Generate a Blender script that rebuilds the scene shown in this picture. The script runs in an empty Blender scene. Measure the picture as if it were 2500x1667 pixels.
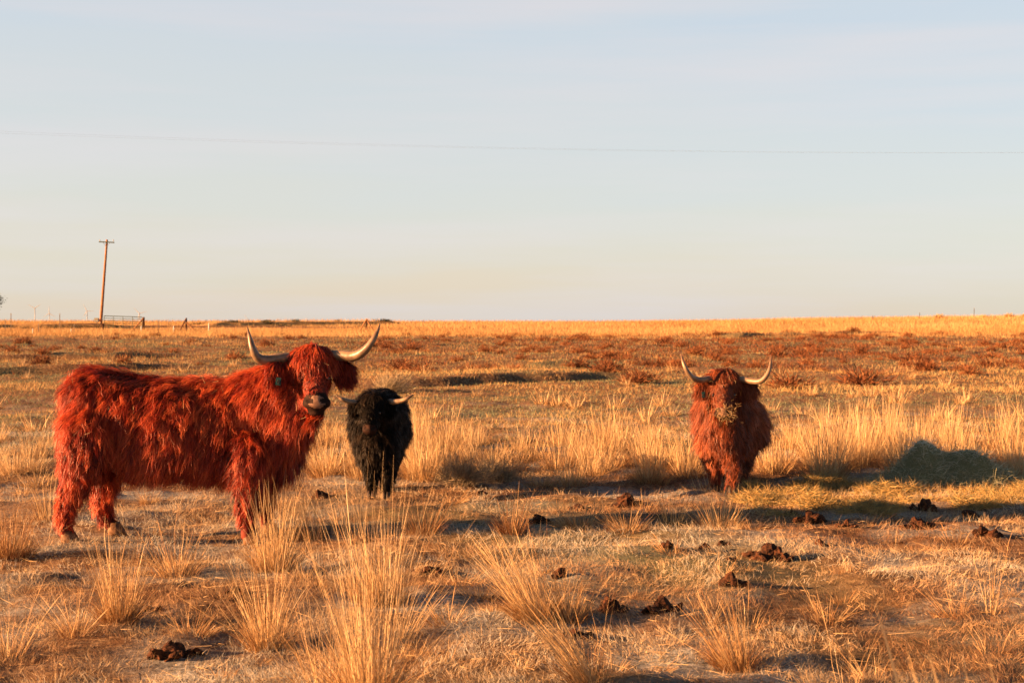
import bpy, bmesh, math, random
import numpy as np
from mathutils import Vector, Matrix, Euler

sc = bpy.context.scene
COL = sc.collection
R = math.radians

# ---------------------------------------------------------------- camera, sky, sun, exposure
FPX = 3472.0
CAMZ = 1.5
PITCH = math.atan(38.5 / FPX)
cam = bpy.data.cameras.new('camera'); cam.lens = 50.0; cam.sensor_width = 36.0
cam.clip_start = 0.1; cam.clip_end = 30000
cam.dof.use_dof = True; cam.dof.focus_distance = 10.6; cam.dof.aperture_fstop = 7.0
camo = bpy.data.objects.new('camera', cam); COL.objects.link(camo)
camo.location = (0, 0, CAMZ); camo.rotation_euler = (math.pi / 2 - PITCH, 0, 0)
sc.camera = camo
sc.view_settings.view_transform = 'Standard'; sc.view_settings.look = 'None'
sc.view_settings.gamma = 1.0
EXPO = 2.65
sc.view_settings.exposure = EXPO
try: sc.view_settings.use_curve_mapping = False
except Exception: pass

AZ, EL = R(14), R(12)                      # sun stands left of the view and a little behind the camera
SUN = Vector((-math.cos(AZ) * math.cos(EL), -math.sin(AZ) * math.cos(EL), math.sin(EL)))
sl = bpy.data.lights.new('sun', 'SUN'); sl.energy = 4.6; sl.angle = R(0.5); sl.color = (1.0, 0.50, 0.21)
so = bpy.data.objects.new('sun', sl); COL.objects.link(so)
so.rotation_euler = SUN.to_track_quat('Z', 'Y').to_euler(); so.location = (-20, -8, 6)

w = bpy.data.worlds.new('World'); sc.world = w; w.use_nodes = True
nt = w.node_tree; N = nt.nodes; Lk = nt.links; N.clear()
out = N.new('ShaderNodeOutputWorld'); bg = N.new('ShaderNodeBackground'); bg.inputs[1].default_value = 0.1
sky = N.new('ShaderNodeTexSky'); sky.sky_type = 'NISHITA'; sky.sun_disc = False
sky.sun_elevation = EL; sky.sun_rotation = math.atan2(SUN.x, SUN.y)
tc = N.new('ShaderNodeTexCoord'); sep = N.new('ShaderNodeSeparateXYZ')
Lk.new(tc.outputs['Generated'], sep.inputs[0])
mp = N.new('ShaderNodeMapping'); mp.inputs['Scale'].default_value = (1.1, 1.1, 9.0); mp.inputs['Rotation'].default_value = (0.0, 0.03, 0)
Lk.new(tc.outputs['Generated'], mp.inputs[0])
nz = N.new('ShaderNodeTexNoise'); nz.inputs['Scale'].default_value = 2.2; nz.inputs['Detail'].default_value = 4; nz.inputs['Roughness'].default_value = .45
Lk.new(mp.outputs[0], nz.inputs['Vector'])
def mth(nodes, links, op, a, b=None):
    m = nodes.new('ShaderNodeMath'); m.operation = op
    for i, v in enumerate((a, b)):
        if v is None: continue
        if hasattr(v, 'is_linked'): links.new(v, m.inputs[i])
        else: m.inputs[i].default_value = v
    return m.outputs[0]
nn = mth(N, Lk, 'MULTIPLY', mth(N, Lk, 'SUBTRACT', nz.outputs['Fac'], 0.5), 0.14)
elev = mth(N, Lk, 'ADD', sep.outputs['Z'], nn)
lat = mth(N, Lk, 'MULTIPLY', sep.outputs['X'], 0.05)
elev = mth(N, Lk, 'ADD', elev, lat)
def s2l(c):
    return tuple(((v / 255) / 12.92 if v / 255 <= .04045 else ((v / 255 + .055) / 1.055) ** 2.4) for v in c)
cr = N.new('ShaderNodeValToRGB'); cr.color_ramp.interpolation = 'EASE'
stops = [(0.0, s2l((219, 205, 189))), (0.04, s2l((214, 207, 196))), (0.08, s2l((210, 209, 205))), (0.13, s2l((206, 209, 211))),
         (0.19, s2l((201, 208, 215))), (0.25, s2l((194, 205, 218))), (0.34, (0.26, 0.32, 0.42)), (0.55, (0.09, 0.13, 0.20)), (1.0, (0.04, 0.065, 0.11))]  # last stops: sky above the view, darkened to cut ambient light
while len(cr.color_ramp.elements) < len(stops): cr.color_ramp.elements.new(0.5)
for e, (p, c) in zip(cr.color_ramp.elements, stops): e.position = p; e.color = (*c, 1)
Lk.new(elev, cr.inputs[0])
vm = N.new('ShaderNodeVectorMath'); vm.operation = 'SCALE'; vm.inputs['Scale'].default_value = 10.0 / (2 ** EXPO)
mp2 = N.new('ShaderNodeMapping'); mp2.inputs['Scale'].default_value = (1.6, 1.6, 22.0); mp2.inputs['Rotation'].default_value = (0.03, -0.05, .4)
Lk.new(tc.outputs['Generated'], mp2.inputs[0])
nz2 = N.new('ShaderNodeTexNoise'); nz2.inputs['Scale'].default_value = 1.7; nz2.inputs['Detail'].default_value = 6; nz2.inputs['Roughness'].default_value = .55
Lk.new(mp2.outputs[0], nz2.inputs['Vector'])
cmx = N.new('ShaderNodeMix'); cmx.data_type = 'RGBA'; cmx.inputs[7].default_value = (*s2l((217, 211, 213)), 1)
cfr = N.new('ShaderNodeMapRange'); cfr.inputs[1].default_value = .42; cfr.inputs[2].default_value = .75; cfr.inputs[4].default_value = .85
Lk.new(nz2.outputs['Fac'], cfr.inputs[0]); Lk.new(cfr.outputs[0], cmx.inputs[0]); Lk.new(cr.outputs[0], cmx.inputs[6])
zf = N.new('ShaderNodeMapRange'); zf.inputs[1].default_value = .26; zf.inputs[2].default_value = .4   # thin cloud only low in the sky
Lk.new(sep.outputs['Z'], zf.inputs[0])
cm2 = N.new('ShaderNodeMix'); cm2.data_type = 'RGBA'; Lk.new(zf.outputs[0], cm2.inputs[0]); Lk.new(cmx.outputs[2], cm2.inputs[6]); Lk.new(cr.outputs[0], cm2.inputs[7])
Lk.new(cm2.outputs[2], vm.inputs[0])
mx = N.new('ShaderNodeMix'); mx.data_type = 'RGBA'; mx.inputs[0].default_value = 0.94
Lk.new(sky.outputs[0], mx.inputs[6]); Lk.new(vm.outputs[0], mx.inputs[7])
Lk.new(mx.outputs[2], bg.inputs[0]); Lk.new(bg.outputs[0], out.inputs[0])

sc.render.engine = 'CYCLES'
try:
    sc.cycles.max_bounces = 6; sc.cycles.diffuse_bounces = 3; sc.cycles.glossy_bounces = 2; sc.cycles.transmission_bounces = 3
except Exception: pass

# ---------------------------------------------------------------- small helpers
def rng_(s): return np.random.default_rng(s)
def ss(a, b, x):
    t = np.clip((np.asarray(x, float) - a) / (b - a), 0, 1); return t * t * (3 - 2 * t)
def _hash(ix, iy, seed):
    h = (ix.astype(np.int64) * 374761393 + iy.astype(np.int64) * 668265263 + seed * 1442695041) & 0xffffffff
    h = ((h ^ (h >> 13)) * 1274126177) & 0xffffffff
    h = (h ^ (h >> 16)) & 0xffffffff
    return h / 4294967295.0
def vn(x, y, seed=0):
    x = np.asarray(x, float); y = np.asarray(y, float)
    ix = np.floor(x); iy = np.floor(y); fx = x - ix; fy = y - iy
    fx = fx * fx * (3 - 2 * fx); fy = fy * fy * (3 - 2 * fy)
    a = _hash(ix, iy, seed); b = _hash(ix + 1, iy, seed); c = _hash(ix, iy + 1, seed); d = _hash(ix + 1, iy + 1, seed)
    return (a * (1 - fx) + b * fx) * (1 - fy) + (c * (1 - fx) + d * fx) * fy
def fbm(x, y, sc_, oct_=3, seed=0):
    s = 0; a = 1; t = 0
    for o in range(oct_):
        s = s + a * vn(x / sc_ * 2 ** o + 17.3 * o, y / sc_ * 2 ** o + 9.1 * o, seed + o); t += a; a *= .5
    return s / t - .5

def frame(px, py, d):
    """point at distance d along the view whose place in the 2500x1667 photograph is px, py"""
    cx = (px - 1250) / FPX; cy = -(py - 833.5) / FPX
    v = Vector((cx, math.cos(PITCH) + cy * math.sin(PITCH), -math.sin(PITCH) + cy * math.cos(PITCH)))
    k = d / v.y
    return Vector((v.x * k, d, CAMZ + v.z * k))

BANKS = [(-2.6, 34.6, 3.2, 39.5, .20), (-17.5, 40.5, -11, 45.5, .20), (-21, 49, -13, 56, .17),
         (15, 93, 29, 106, .28), (-31, 149, -13, 163, .42), (-62, 128, -40, 142, .3)]
def H(x, y):
    x = np.asarray(x, float); y = np.asarray(y, float)
    p = np.interp(y, [-50, 38, 60, 90, 110, 130, 150, 170, 185, 220, 400, 14000], [0, 0, .33, .72, .84, .98, 1.38, 1.84, 1.86, 1.2, -4, -90])
    h = p + .62 * ss(12, 62, x) * ss(70, 170, y) * (1 - ss(190, 300, y)) + .12 * ss(-10, -60, x) * ss(80, 160, y)
    h = h + fbm(x, y, 9, 2, 5) * .16 * ss(15, 32, y) + fbm(x, y, 34, 2, 11) * .5 * ss(60, 110, y)
    h = h + fbm(x, y, 1.0, 2, 25) * .22 * ss(42, 50, y) * (1 - ss(100, 110, y)) + fbm(x, y, 1.9, 2, 21) * .105 * (1 - .5 * ss(40, 60, y))
    h = h + fbm(x, y, .42, 2, 31) * .085 + fbm(x, y, .12, 2, 41) * .022 * (1 - ss(25, 40, y))
    for (x0, y0, x1, y1, a) in BANKS:
        dx, dy = x1 - x0, y1 - y0; L = math.hypot(dx, dy); dx /= L; dy /= L
        u = (x - x0) * dx + (y - y0) * dy; s = -(x - x0) * dy + (y - y0) * dx
        s = s + fbm(x, y, 2.5, 2, 77) * 1.2
        wdw = ss(-2, 1.2, u) * (1 - ss(L - 1.2, L + 2, u))
        h = h + a * wdw * (ss(-.1, .45, s) * (1 - ss(1.5, 9, s)) - .25 * ss(-1.6, -.2, s) * (1 - ss(-.2, .2, s)))
    return h
def Hs(x, y): return float(H(np.array([x]), np.array([y]))[0])
def gpt(px, py):
    """ground point seen at px, py"""
    d = 1.5 * FPX / max(py - 795, 3)
    for _ in range(12):
        p = frame(px, py, d); g = Hs(p.x, d)
        d = d * (CAMZ - g) / max(CAMZ - p.z, .01) if d < 160 else d
    p = frame(px, py, d); return Vector((p.x, d, Hs(p.x, d)))

def tag(o, label=None, cat=None, group=None, kind=None):
    if label: o['label'] = label
    if cat: o['category'] = cat
    if group: o['group'] = group
    if kind: o['kind'] = kind
    return o
def link(name, me, parent=None, loc=None):
    o = bpy.data.objects.new(name, me); COL.objects.link(o)
    if parent is not None: o.parent = parent
    if loc is not None: o.location = loc
    return o
def empty(name, loc, rz=0):
    o = bpy.data.objects.new(name, None); COL.objects.link(o); o.location = loc; o.rotation_euler = (0, 0, rz)
    o.empty_display_size = .2; return o
def copy_tree(o, parent=None):
    c = o.copy(); COL.objects.link(c)
    if parent is not None: c.parent = parent
    for ch in list(o.children): copy_tree(ch, c)
    return c

def np_mesh(name, V, Q, tint=None, mat=None, smooth=True):
    me = bpy.data.meshes.new(name)
    V = np.ascontiguousarray(V, np.float32); Q = np.ascontiguousarray(Q, np.int32)
    me.vertices.add(len(V)); me.vertices.foreach_set('co', V.ravel())
    n = Q.shape[1]
    me.loops.add(Q.size); me.loops.foreach_set('vertex_index', Q.ravel())
    me.polygons.add(len(Q)); me.polygons.foreach_set('loop_start', np.arange(0, Q.size, n, dtype=np.int32))
    me.polygons.foreach_set('loop_total', np.full(len(Q), n, np.int32))
    if smooth: me.polygons.foreach_set('use_smooth', np.ones(len(Q), bool))
    if tint is not None:
        a = me.attributes.new('tint', 'FLOAT', 'POINT'); a.data.foreach_set('value', np.ascontiguousarray(tint, np.float32))
    me.update()
    if mat: me.materials.append(mat)
    return me

def nrm(v): return v / np.maximum(np.linalg.norm(v, axis=-1, keepdims=True), 1e-9)

def ribbons(P, W, side, tint):
    """P (n,S+1,3) paths, W (n,S+1) widths, side (n,S+1,3), tint (n,) -> verts, quads, tint"""
    n, S1, _ = P.shape
    A = P - side * W[..., None] * .5; B = P + side * W[..., None] * .5
    V = np.stack([A, B], 2).reshape(-1, 3)
    b = (np.arange(n) * S1 * 2)[:, None]; k = np.arange(S1 - 1)[None] * 2
    q = b + k
    Q = np.stack([q, q + 1, q + 3, q + 2], -1).reshape(-1, 4)
    T = np.repeat(tint, S1 * 2)
    return V, Q, T

def blades(roots, up, L, Wd, bend, segs, rg, tint, wob=0.0, headw=None):
    """grass blades: roots (n,3), up (n,3) start direction, bend (n,3) added direction at the tip"""
    n = len(roots); t = (np.arange(segs) + .5) / segs
    D = nrm(up[:, None] + bend[:, None] * t[None, :, None] ** 1.5)
    if wob: D = nrm(D + rg.normal(0, wob, (n, segs, 3)))
    step = D * (L / segs)[:, None, None]
    P = np.concatenate([roots[:, None], roots[:, None] + np.cumsum(step, 1)], 1)
    rv = rg.normal(0, 1, (n, 3)); rv[:, 2] *= .15
    sd = nrm(np.cross(D[:, 0], rv)); side = np.repeat(sd[:, None], segs + 1, 1)
    tt = np.linspace(0, 1, segs + 1)
    prof = 1 - .85 * tt ** 1.6
    Wm = Wd[:, None] * prof[None]
    if headw is not None:
        Wm = Wm + headw[:, None] * np.where((tt > .72) & (tt < .99), 1.0, 0.0)[None]
    return ribbons(P, Wm, side, tint)
def merge(parts):
    V = []; Q = []; T = []; o = 0
    for v, q, t in parts:
        V.append(v); Q.append(q + o); T.append(t); o += len(v)
    return np.concatenate(V), np.concatenate(Q), np.concatenate(T)

# ---------------------------------------------------------------- materials
def mat_tint(name, stops, rough=.7, transl=.25, spec=.1, noise=None):
    m = bpy.data.materials.new(name); m.use_nodes = True; nt = m.node_tree; n = nt.nodes; l = nt.links
    p = n['Principled BSDF']; o = n['Material Output']
    at = n.new('ShaderNodeAttribute'); at.attribute_name = 'tint'
    cr = n.new('ShaderNodeValToRGB')
    while len(cr.color_ramp.elements) < len(stops): cr.color_ramp.elements.new(.5)
    for e, (q, c) in zip(cr.color_ramp.elements, stops): e.position = q; e.color = (*c, 1)
    fac = at.outputs['Fac']
    if noise:
        geo = n.new('ShaderNodeNewGeometry'); nz = n.new('ShaderNodeTexNoise'); nz.inputs['Scale'].default_value = noise[0]
        nz.inputs['Detail'].default_value = 3
        l.new(geo.outputs['Position'], nz.inputs['Vector'])
        fac = mth(n, l, 'ADD', fac, mth(n, l, 'MULTIPLY', mth(n, l, 'SUBTRACT', nz.outputs['Fac'], .5), noise[1]))
    l.new(fac, cr.inputs[0]); l.new(cr.outputs[0], p.inputs['Base Color'])
    p.inputs['Roughness'].default_value = rough; p.inputs['Specular IOR Level'].default_value = spec
    if transl > 0:
        tr = n.new('ShaderNodeBsdfTranslucent'); l.new(cr.outputs[0], tr.inputs[0])
        mxs = n.new('ShaderNodeMixShader'); mxs.inputs[0].default_value = transl
        l.new(p.outputs[0], mxs.inputs[1]); l.new(tr.outputs[0], mxs.inputs[2]); l.new(mxs.outputs[0], o.inputs[0])
    return m
def mat_noise(name, c1, c2, scale=20, rough=.8, bump=.0, spec=.3, metal=0, detail=5, stretch=None, ramp=(.35, .65)):
    m = bpy.data.materials.new(name); m.use_nodes = True; nt = m.node_tree; n = nt.nodes; l = nt.links
    p = n['Principled BSDF']; tc = n.new('ShaderNodeTexCoord'); nz = n.new('ShaderNodeTexNoise')
    nz.inputs['Scale'].default_value = scale; nz.inputs['Detail'].default_value = detail
    src = tc.outputs['Object']
    if stretch:
        mp = n.new('ShaderNodeMapping'); mp.inputs['Scale'].default_value = stretch; l.new(src, mp.inputs[0]); src = mp.outputs[0]
    l.new(src, nz.inputs['Vector'])
    cr = n.new('ShaderNodeValToRGB'); e = cr.color_ramp.elements
    e[0].position = ramp[0]; e[1].position = ramp[1]; e[0].color = (*c1, 1); e[1].color = (*c2, 1)
    l.new(nz.outputs['Fac'], cr.inputs[0]); l.new(cr.outputs[0], p.inputs['Base Color'])
    p.inputs['Roughness'].default_value = rough; p.inputs['Specular IOR Level'].default_value = spec; p.inputs['Metallic'].default_value = metal
    if bump:
        b = n.new('ShaderNodeBump'); b.inputs['Strength'].default_value = bump; b.inputs['Distance'].default_value = .02
        l.new(nz.outputs['Fac'], b.inputs['Height']); l.new(b.outputs[0], p.inputs['Normal'])
    return m

m_nosemid = mat_noise('brown_nose_skin', (.012, .005, .003), (.05, .018, .010), 30, .7, .2, .1)
STRAW = [(0, (.13, .05, .018)), (.25, (.28, .14, .05)), (.6, (.42, .27, .12)), (1, (.52, .39, .22))]
m_straw = mat_tint('dry_grass_stem', STRAW, .6, .22, .25)
m_far = mat_tint('far_dry_grass', [(0, (.14, .07, .03)), (.3, (.31, .17, .06)), (.65, (.40, .25, .10)), (1, (.46, .32, .15))], .7, .2, .15)
TURF = [(0, (.05, .025, .015)), (.22, (.19, .09, .04)), (.42, (.34, .22, .12)), (.6, (.43, .30, .16)), (.8, (.40, .35, .26)), (1, (.44, .44, .40))]
m_turf = mat_tint('frosted_short_grass', TURF, .7, .15, .2)
m_green = mat_tint('green_frosted_grass', [(0, (.045, .05, .025)), (.5, (.10, .12, .06)), (1, (.26, .28, .17))], .7, .2, .2)
m_mound = mat_tint('frosty_hay', [(0, (.11, .11, .05)), (.4, (.28, .27, .15)), (.7, (.46, .45, .32)), (1, (.68, .68, .58))], .65, .15, .2)
m_hay = mat_tint('green_hay', [(0, (.05, .06, .035)), (.3, (.13, .15, .085)), (.5, (.20, .17, .07)), (.7, (.36, .22, .065)), (1, (.46, .33, .14))], .65, .2, .25)
m_brush = mat_tint('russet_brush', [(0, (.04, .015, .008)), (.5, (.15, .052, .022)), (1, (.33, .14, .05))], .8, .12, .15)
m_sage = mat_tint('grey_brush', [(0, (.05, .045, .03)), (.5, (.14, .12, .08)), (1, (.38, .30, .19))], .8, .12, .15)
m_furred = mat_tint('red_coat_hair', [(0, (.025, .002, .001)), (.3, (.12, .008, .0025)), (.6, (.33, .032, .008)), (1, (.60, .125, .035))], .5, .28, .35)
m_furbrown = mat_tint('russet_coat_hair', [(0, (.03, .008, .004)), (.35, (.11, .024, .008)), (.7, (.24, .055, .017)), (1, (.42, .13, .045))], .5, .14, .25)
m_furblack = mat_tint('black_coat_hair', [(0, (.002, .0015, .001)), (.7, (.006, .004, .0025)), (1, (.03, .018, .010))], .5, .1, .12)
m_skinred = mat_noise('red_hide', (.09, .010, .004), (.16, .02, .007), 15, .8)
m_skinbrown = mat_noise('russet_hide', (.06, .014, .006), (.12, .028, .01), 15, .8)
m_skinblack = mat_noise('black_hide', (.002, .0015, .001), (.005, .003, .002), 15, .9, 0, .04)
m_nose = mat_noise('pink_grey_nose_skin', (.10, .05, .03), (.20, .11, .07), 30, .65, .3, .25)
m_nosedark = mat_noise('dark_muzzle_skin', (.008, .004, .003), (.028, .011, .007), 30, .75, .1, .1)
m_horn = mat_noise('horn', (.09, .055, .033), (.22, .145, .085), 14, .42, .12, .5, stretch=(1, 1, 1))
m_horntip = mat_noise('dark_horn', (.06, .035, .02), (.14, .08, .045), 20, .4, .1, .5)
m_hoof = mat_noise('hoof_horn', (.08, .035, .015), (.2, .10, .045), 40, .6, .2)
m_teat = mat_noise('udder_skin', (.25, .11, .07), (.38, .18, .12), 20, .6)
m_tagm = mat_noise('teal_plastic', (.004, .028, .032), (.007, .035, .04), 8, .8, 0, .1)
m_ink = mat_noise('black_print', (.01, .01, .01), (.014, .014, .014), 8, .6)
m_dung = mat_noise('dry_dung', (.012, .006, .004), (.075, .028, .012), 45, .9, .8, .15)
m_wood = mat_noise('weathered_brown_wood', (.16, .07, .03), (.33, .16, .07), 6, .8, .3, .2, stretch=(6, 6, .6))
m_darkwood = mat_noise('dark_post', (.05, .02, .012), (.12, .05, .025), 6, .8, .3, .2)
m_green_metal = mat_noise('green_painted_pipe', (.035, .05, .028), (.06, .08, .045), 6, .5, 0, .4)
m_metal = mat_noise('weathered_steel', (.10, .08, .06), (.2, .16, .12), 6, .5, 0, .4, .3)
m_white = mat_noise('white_plastic', (.45, .42, .40), (.6, .58, .55), 6, .5)
m_turb = mat_noise('turbine_paint', (.30, .31, .33), (.34, .35, .37), 1, .6)
m_grey = mat_noise('grey_enamel', (.20, .19, .15), (.30, .28, .22), 6, .5)
m_wire = mat_noise('aluminium_wire', (.35, .36, .37), (.42, .43, .44), 6, .5)
m_leaf = mat_tint('tree_leaf', [(0, (.02, .025, .01)), (1, (.07, .08, .035))], .6, .3, .3)
m_bark = mat_noise('bark', (.06, .04, .03), (.14, .09, .06), 12, .9, .4)
m_road = mat_noise('packed_dirt', (.13, .055, .03), (.22, .10, .05), 3, .95, .2, .1)

# ground material
def ground_mat():
    m = bpy.data.materials.new('pasture_soil'); m.use_nodes = True; nt = m.node_tree; n = nt.nodes; l = nt.links
    p = n['Principled BSDF']; geo = n.new('ShaderNodeNewGeometry')
    def noise(s, d=4, r=.55):
        q = n.new('ShaderNodeTexNoise'); q.inputs['Scale'].default_value = s; q.inputs['Detail'].default_value = d; q.inputs['Roughness'].default_value = r
        l.new(geo.outputs['Position'], q.inputs['Vector']); return q.outputs['Fac']
    def ramp(f, st):
        c = n.new('ShaderNodeValToRGB')
        while len(c.color_ramp.elements) < len(st): c.color_ramp.elements.new(.5)
        for e, (a, b) in zip(c.color_ramp.elements, st): e.position = a; e.color = (*b, 1)
        l.new(f, c.inputs[0]); return c.outputs[0]
    def mix(f, a, b):
        x = n.new('ShaderNodeMix'); x.data_type = 'RGBA'
        l.new(f, x.inputs[0]); l.new(a, x.inputs[6]); l.new(b, x.inputs[7]); return x.outputs[2]
    base = ramp(noise(14, 6, .65), [(.3, (.045, .022, .012)), (.5, (.15, .08, .04)), (.7, (.30, .20, .11))])
    frost = ramp(noise(30, 5, .7), [(.35, (.09, .085, .07)), (.65, (.36, .36, .34))])
    fm = ramp(noise(.9, 4), [(.45, (0, 0, 0)), (.62, (1, 1, 1))])
    sep = n.new('ShaderNodeSeparateXYZ'); l.new(geo.outputs['Position'], sep.inputs[0])
    near = n.new('ShaderNodeMapRange'); near.inputs[1].default_value = 16; near.inputs[2].default_value = 32; near.inputs[3].default_value = 1; near.inputs[4].default_value = 0
    l.new(sep.outputs['Y'], near.inputs[0])
    c = mix(mth(n, l, 'MULTIPLY', fm, near.outputs[0]), base, frost)
    grn = ramp(noise(20, 5), [(.3, (.05, .05, .025)), (.7, (.19, .19, .10))])
    gm = ramp(noise(.16, 3), [(.50, (0, 0, 0)), (.62, (.8, .8, .8))])
    c = mix(gm, c, grn)
    far = n.new('ShaderNodeMapRange'); far.inputs[1].default_value = 85; far.inputs[2].default_value = 120
    l.new(sep.outputs['Y'], far.inputs[0])
    gold = ramp(noise(2.0, 5, .7), [(.3, (.24, .12, .045)), (.6, (.44, .26, .10))])
    c = mix(far.outputs[0], c, gold)
    l.new(c, p.inputs['Base Color']); p.inputs['Roughness'].default_value = .95; p.inputs['Specular IOR Level'].default_value = .1
    b = n.new('ShaderNodeBump'); b.inputs['Strength'].default_value = .9; b.inputs['Distance'].default_value = .03
    l.new(noise(45, 6, .7), b.inputs['Height']); l.new(b.outputs[0], p.inputs['Normal'])
    return m
m_ground = ground_mat()

# ---------------------------------------------------------------- ground sheet
def build_ground():
    rows = list(np.arange(-6, 4, .25)) + list(np.arange(4, 17, .04))
    y = 17.0; st = .05
    while y < 200: rows.append(y); y += st; st = min(st * 1.012, .35)
    st = .5
    while y < 13500: rows.append(y); y += st; st *= 1.06
    rows = np.array(rows); nc = 520
    u = np.linspace(-1, 1, nc); half = np.where(rows < 14, 12, 12 + (rows - 14) * .62)
    X = u[None] * half[:, None]; Y = np.repeat(rows[:, None], nc, 1)
    Z = H(X, Y)
    V = np.stack([X, Y, Z], -1).reshape(-1, 3)
    i = np.arange(len(rows) - 1)[:, None] * nc + np.arange(nc - 1)[None]
    Q = np.stack([i, i + 1, i + nc + 1, i + nc], -1).reshape(-1, 4)
    o = link('ground', np_mesh('ground', V, Q, None, m_ground)); tag(o, kind='structure')
build_ground()

def build_road():
    xs = np.linspace(-75, -14, 160); V = []; 
    ctr = 145 + 1.2 * np.sin(xs * .08) + (xs + 45) * .03
    for k, off in enumerate(np.linspace(-3, 3, 7)):
        yy = ctr + off; V.append(np.stack([xs, yy, H(xs, yy) + .06], -1))
    V = np.stack(V, 0); nr, ncc = V.shape[:2]
    i = np.arange(nr - 1)[:, None] * ncc + np.arange(ncc - 1)[None]
    Q = np.stack([i, i + 1, i + ncc + 1, i + ncc], -1).reshape(-1, 4)
    tag(link('dirt_road', np_mesh('dirt_road', V.reshape(-1, 3), Q, None, m_road)), kind='structure')
build_road()

# ---------------------------------------------------------------- uncountable grass cover
COWSPOTS = []
def scatter(n, y0, y1, rg, power=-1.0, margin=.44, extra=1.0):
    """positions over the field, thinner with distance"""
    u = rg.random(n)
    if power == -1.0: y = y0 * (y1 / y0) ** u
    else:
        k = power + 1; y = (y0 ** k + u * (y1 ** k - y0 ** k)) ** (1 / k)
    x = (rg.random(n) * 2 - 1) * (y * margin + extra)
    return x, y

def turf():
    rg = rng_(3); n = 680000
    x, y = scatter(n, 4.6, 22, rg, -1.35)
    z = H(x, y)
    dens = fbm(x, y, .5, 3, 61) + fbm(x, y, .11, 2, 62) * .8
    keep = rg.random(n) < np.clip(.60 + dens * 2.6, .05, 1); x, y, z = x[keep], y[keep], z[keep]; n = len(x)
    a = rg.random(n) * 2 * np.pi; fl = rg.normal(.0, 1, n)
    comb = fbm(x, y, .35, 2, 63) * 16
    a = comb + rg.normal(0, .8, n)
    tilt = np.clip(rg.gamma(2.4, .42, n), .1, 4)
    up = nrm(np.stack([np.cos(a) * tilt, np.sin(a) * tilt, np.ones(n)], -1))
    L = (.018 + .05 * rg.random(n) ** 2) * (1 + .07 * (y - 5).clip(0)); Wd = (.0009 + .0008 * rg.random(n)) * (1 + .09 * (y - 5).clip(0))
    bend = np.stack([rg.normal(0, .5, n), rg.normal(0, .5, n), -rg.random(n) * .7], -1)
    fr = fbm(x, y, 1.1, 3, 64)
    tint = np.clip(.50 + fr * 1.5 + fbm(x, y, .25, 2, 65) * .5 + rg.normal(0, .16, n), 0, 1)
    V, Q, T = blades(np.stack([x, y, z - .003], -1), up, L, Wd, bend, 2, rg, tint)
    tag(link('short_grass', np_mesh('short_grass', V, Q, T, m_turf)), 'short frosted grass and thatch covering the pasture floor', 'grass', kind='stuff')
    # loose straw lying on the ground
    n = 4200; x, y = scatter(n, 4.8, 15, rg, -1.2); z = H(x, y) + .008 + rg.random(n) * .015
    a = rg.random(n) * 2 * np.pi; up = nrm(np.stack([np.cos(a), np.sin(a), rg.normal(.05, .12, n)], -1))
    V, Q, T = blades(np.stack([x, y, z], -1), up, .04 + .13 * rg.random(n) ** 2, .0014 + .0014 * rg.random(n), rg.normal(0, .25, (n, 3)) * [1, 1, .2], 3, rg, .5 + .4 * rg.random(n))
    tag(link('loose_straw', np_mesh('loose_straw', V, Q, T, m_straw)), 'loose broken straws lying all over the near pasture', 'straw', kind='stuff')
turf()

def mid_grass():
    rg = rng_(8); P = []
    n = 230000; x, y = scatter(n, 14, 60, rg, -1.0)
    q = fbm(x, y, 3.2, 3, 71) + .35 * fbm(x, y, .5, 2, 72)
    bald = ss(-.35, .25, fbm(x * .5, y, 6.0, 2, 73) * 2)
    # tall band just behind the cattle, open ground beyond it, brush zone past forty metres
    cov = .50 + 1.7 * q - .38 * ss(18, 21, y) * (1 - ss(30, 33, y)) * bald + .1 * ss(31, 33, y) - .45 * ss(42, 47, y)
    keep = rg.random(n) < np.clip(cov, .03, 1); x, y, q = x[keep], y[keep], q[keep]; n = len(x); z = H(x, y)
    tall = ss(.02, .25, q) * (rg.random(n) ** 1.5)
    L = .04 + .05 * rg.random(n) + .16 * tall * (1 - .4 * ss(40, 46, y)) * (1 - .4 * (1 - ss(22, 30, y)))
    Wd = .0022 + .00020 * (y - 10) * 1.2
    up = nrm(np.stack([rg.normal(0, .55, n), rg.normal(0, .55, n), np.ones(n)], -1))
    bend = np.stack([rg.normal(.1, .4, n), rg.normal(0, .4, n), -rg.random(n) * .5], -1)
    tint = np.clip(.42 + q * 1.1 + .2 * tall + rg.normal(0, .15, n), 0, 1)
    V, Q, T = blades(np.stack([x, y, z - .01], -1), up, L, Wd, bend, 2, rg, tint)
    tag(link('middle_grass', np_mesh('middle_grass', V, Q, T, m_far)), 'patchy dry tan grass on the open ground behind the cattle', 'grass', kind='stuff')
    # green grey low grass
    n = 110000; x, y = scatter(n, 15, 100, rg, -1.1)
    q = fbm(x, y, 5, 3, 81); keep = (q > -.10) | (rg.random(n) < .3); x, y = x[keep], y[keep]; n = len(x); z = H(x, y)
    up = nrm(np.stack([rg.normal(0, .9, n), rg.normal(0, .9, n), np.ones(n)], -1))
    V, Q, T = blades(np.stack([x, y, z - .005], -1), up, (.03 + .05 * rg.random(n)) * (1 + .012 * y), .002 + .00022 * y, rg.normal(0, .3, (n, 3)), 2, rg, np.clip(rg.normal(.6, .25, n), 0, 1))
    tag(link('green_grass', np_mesh('green_grass', V, Q, T, m_green)), 'low grey green grass showing between the dry patches', 'grass', kind='stuff')
mid_grass()

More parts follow.
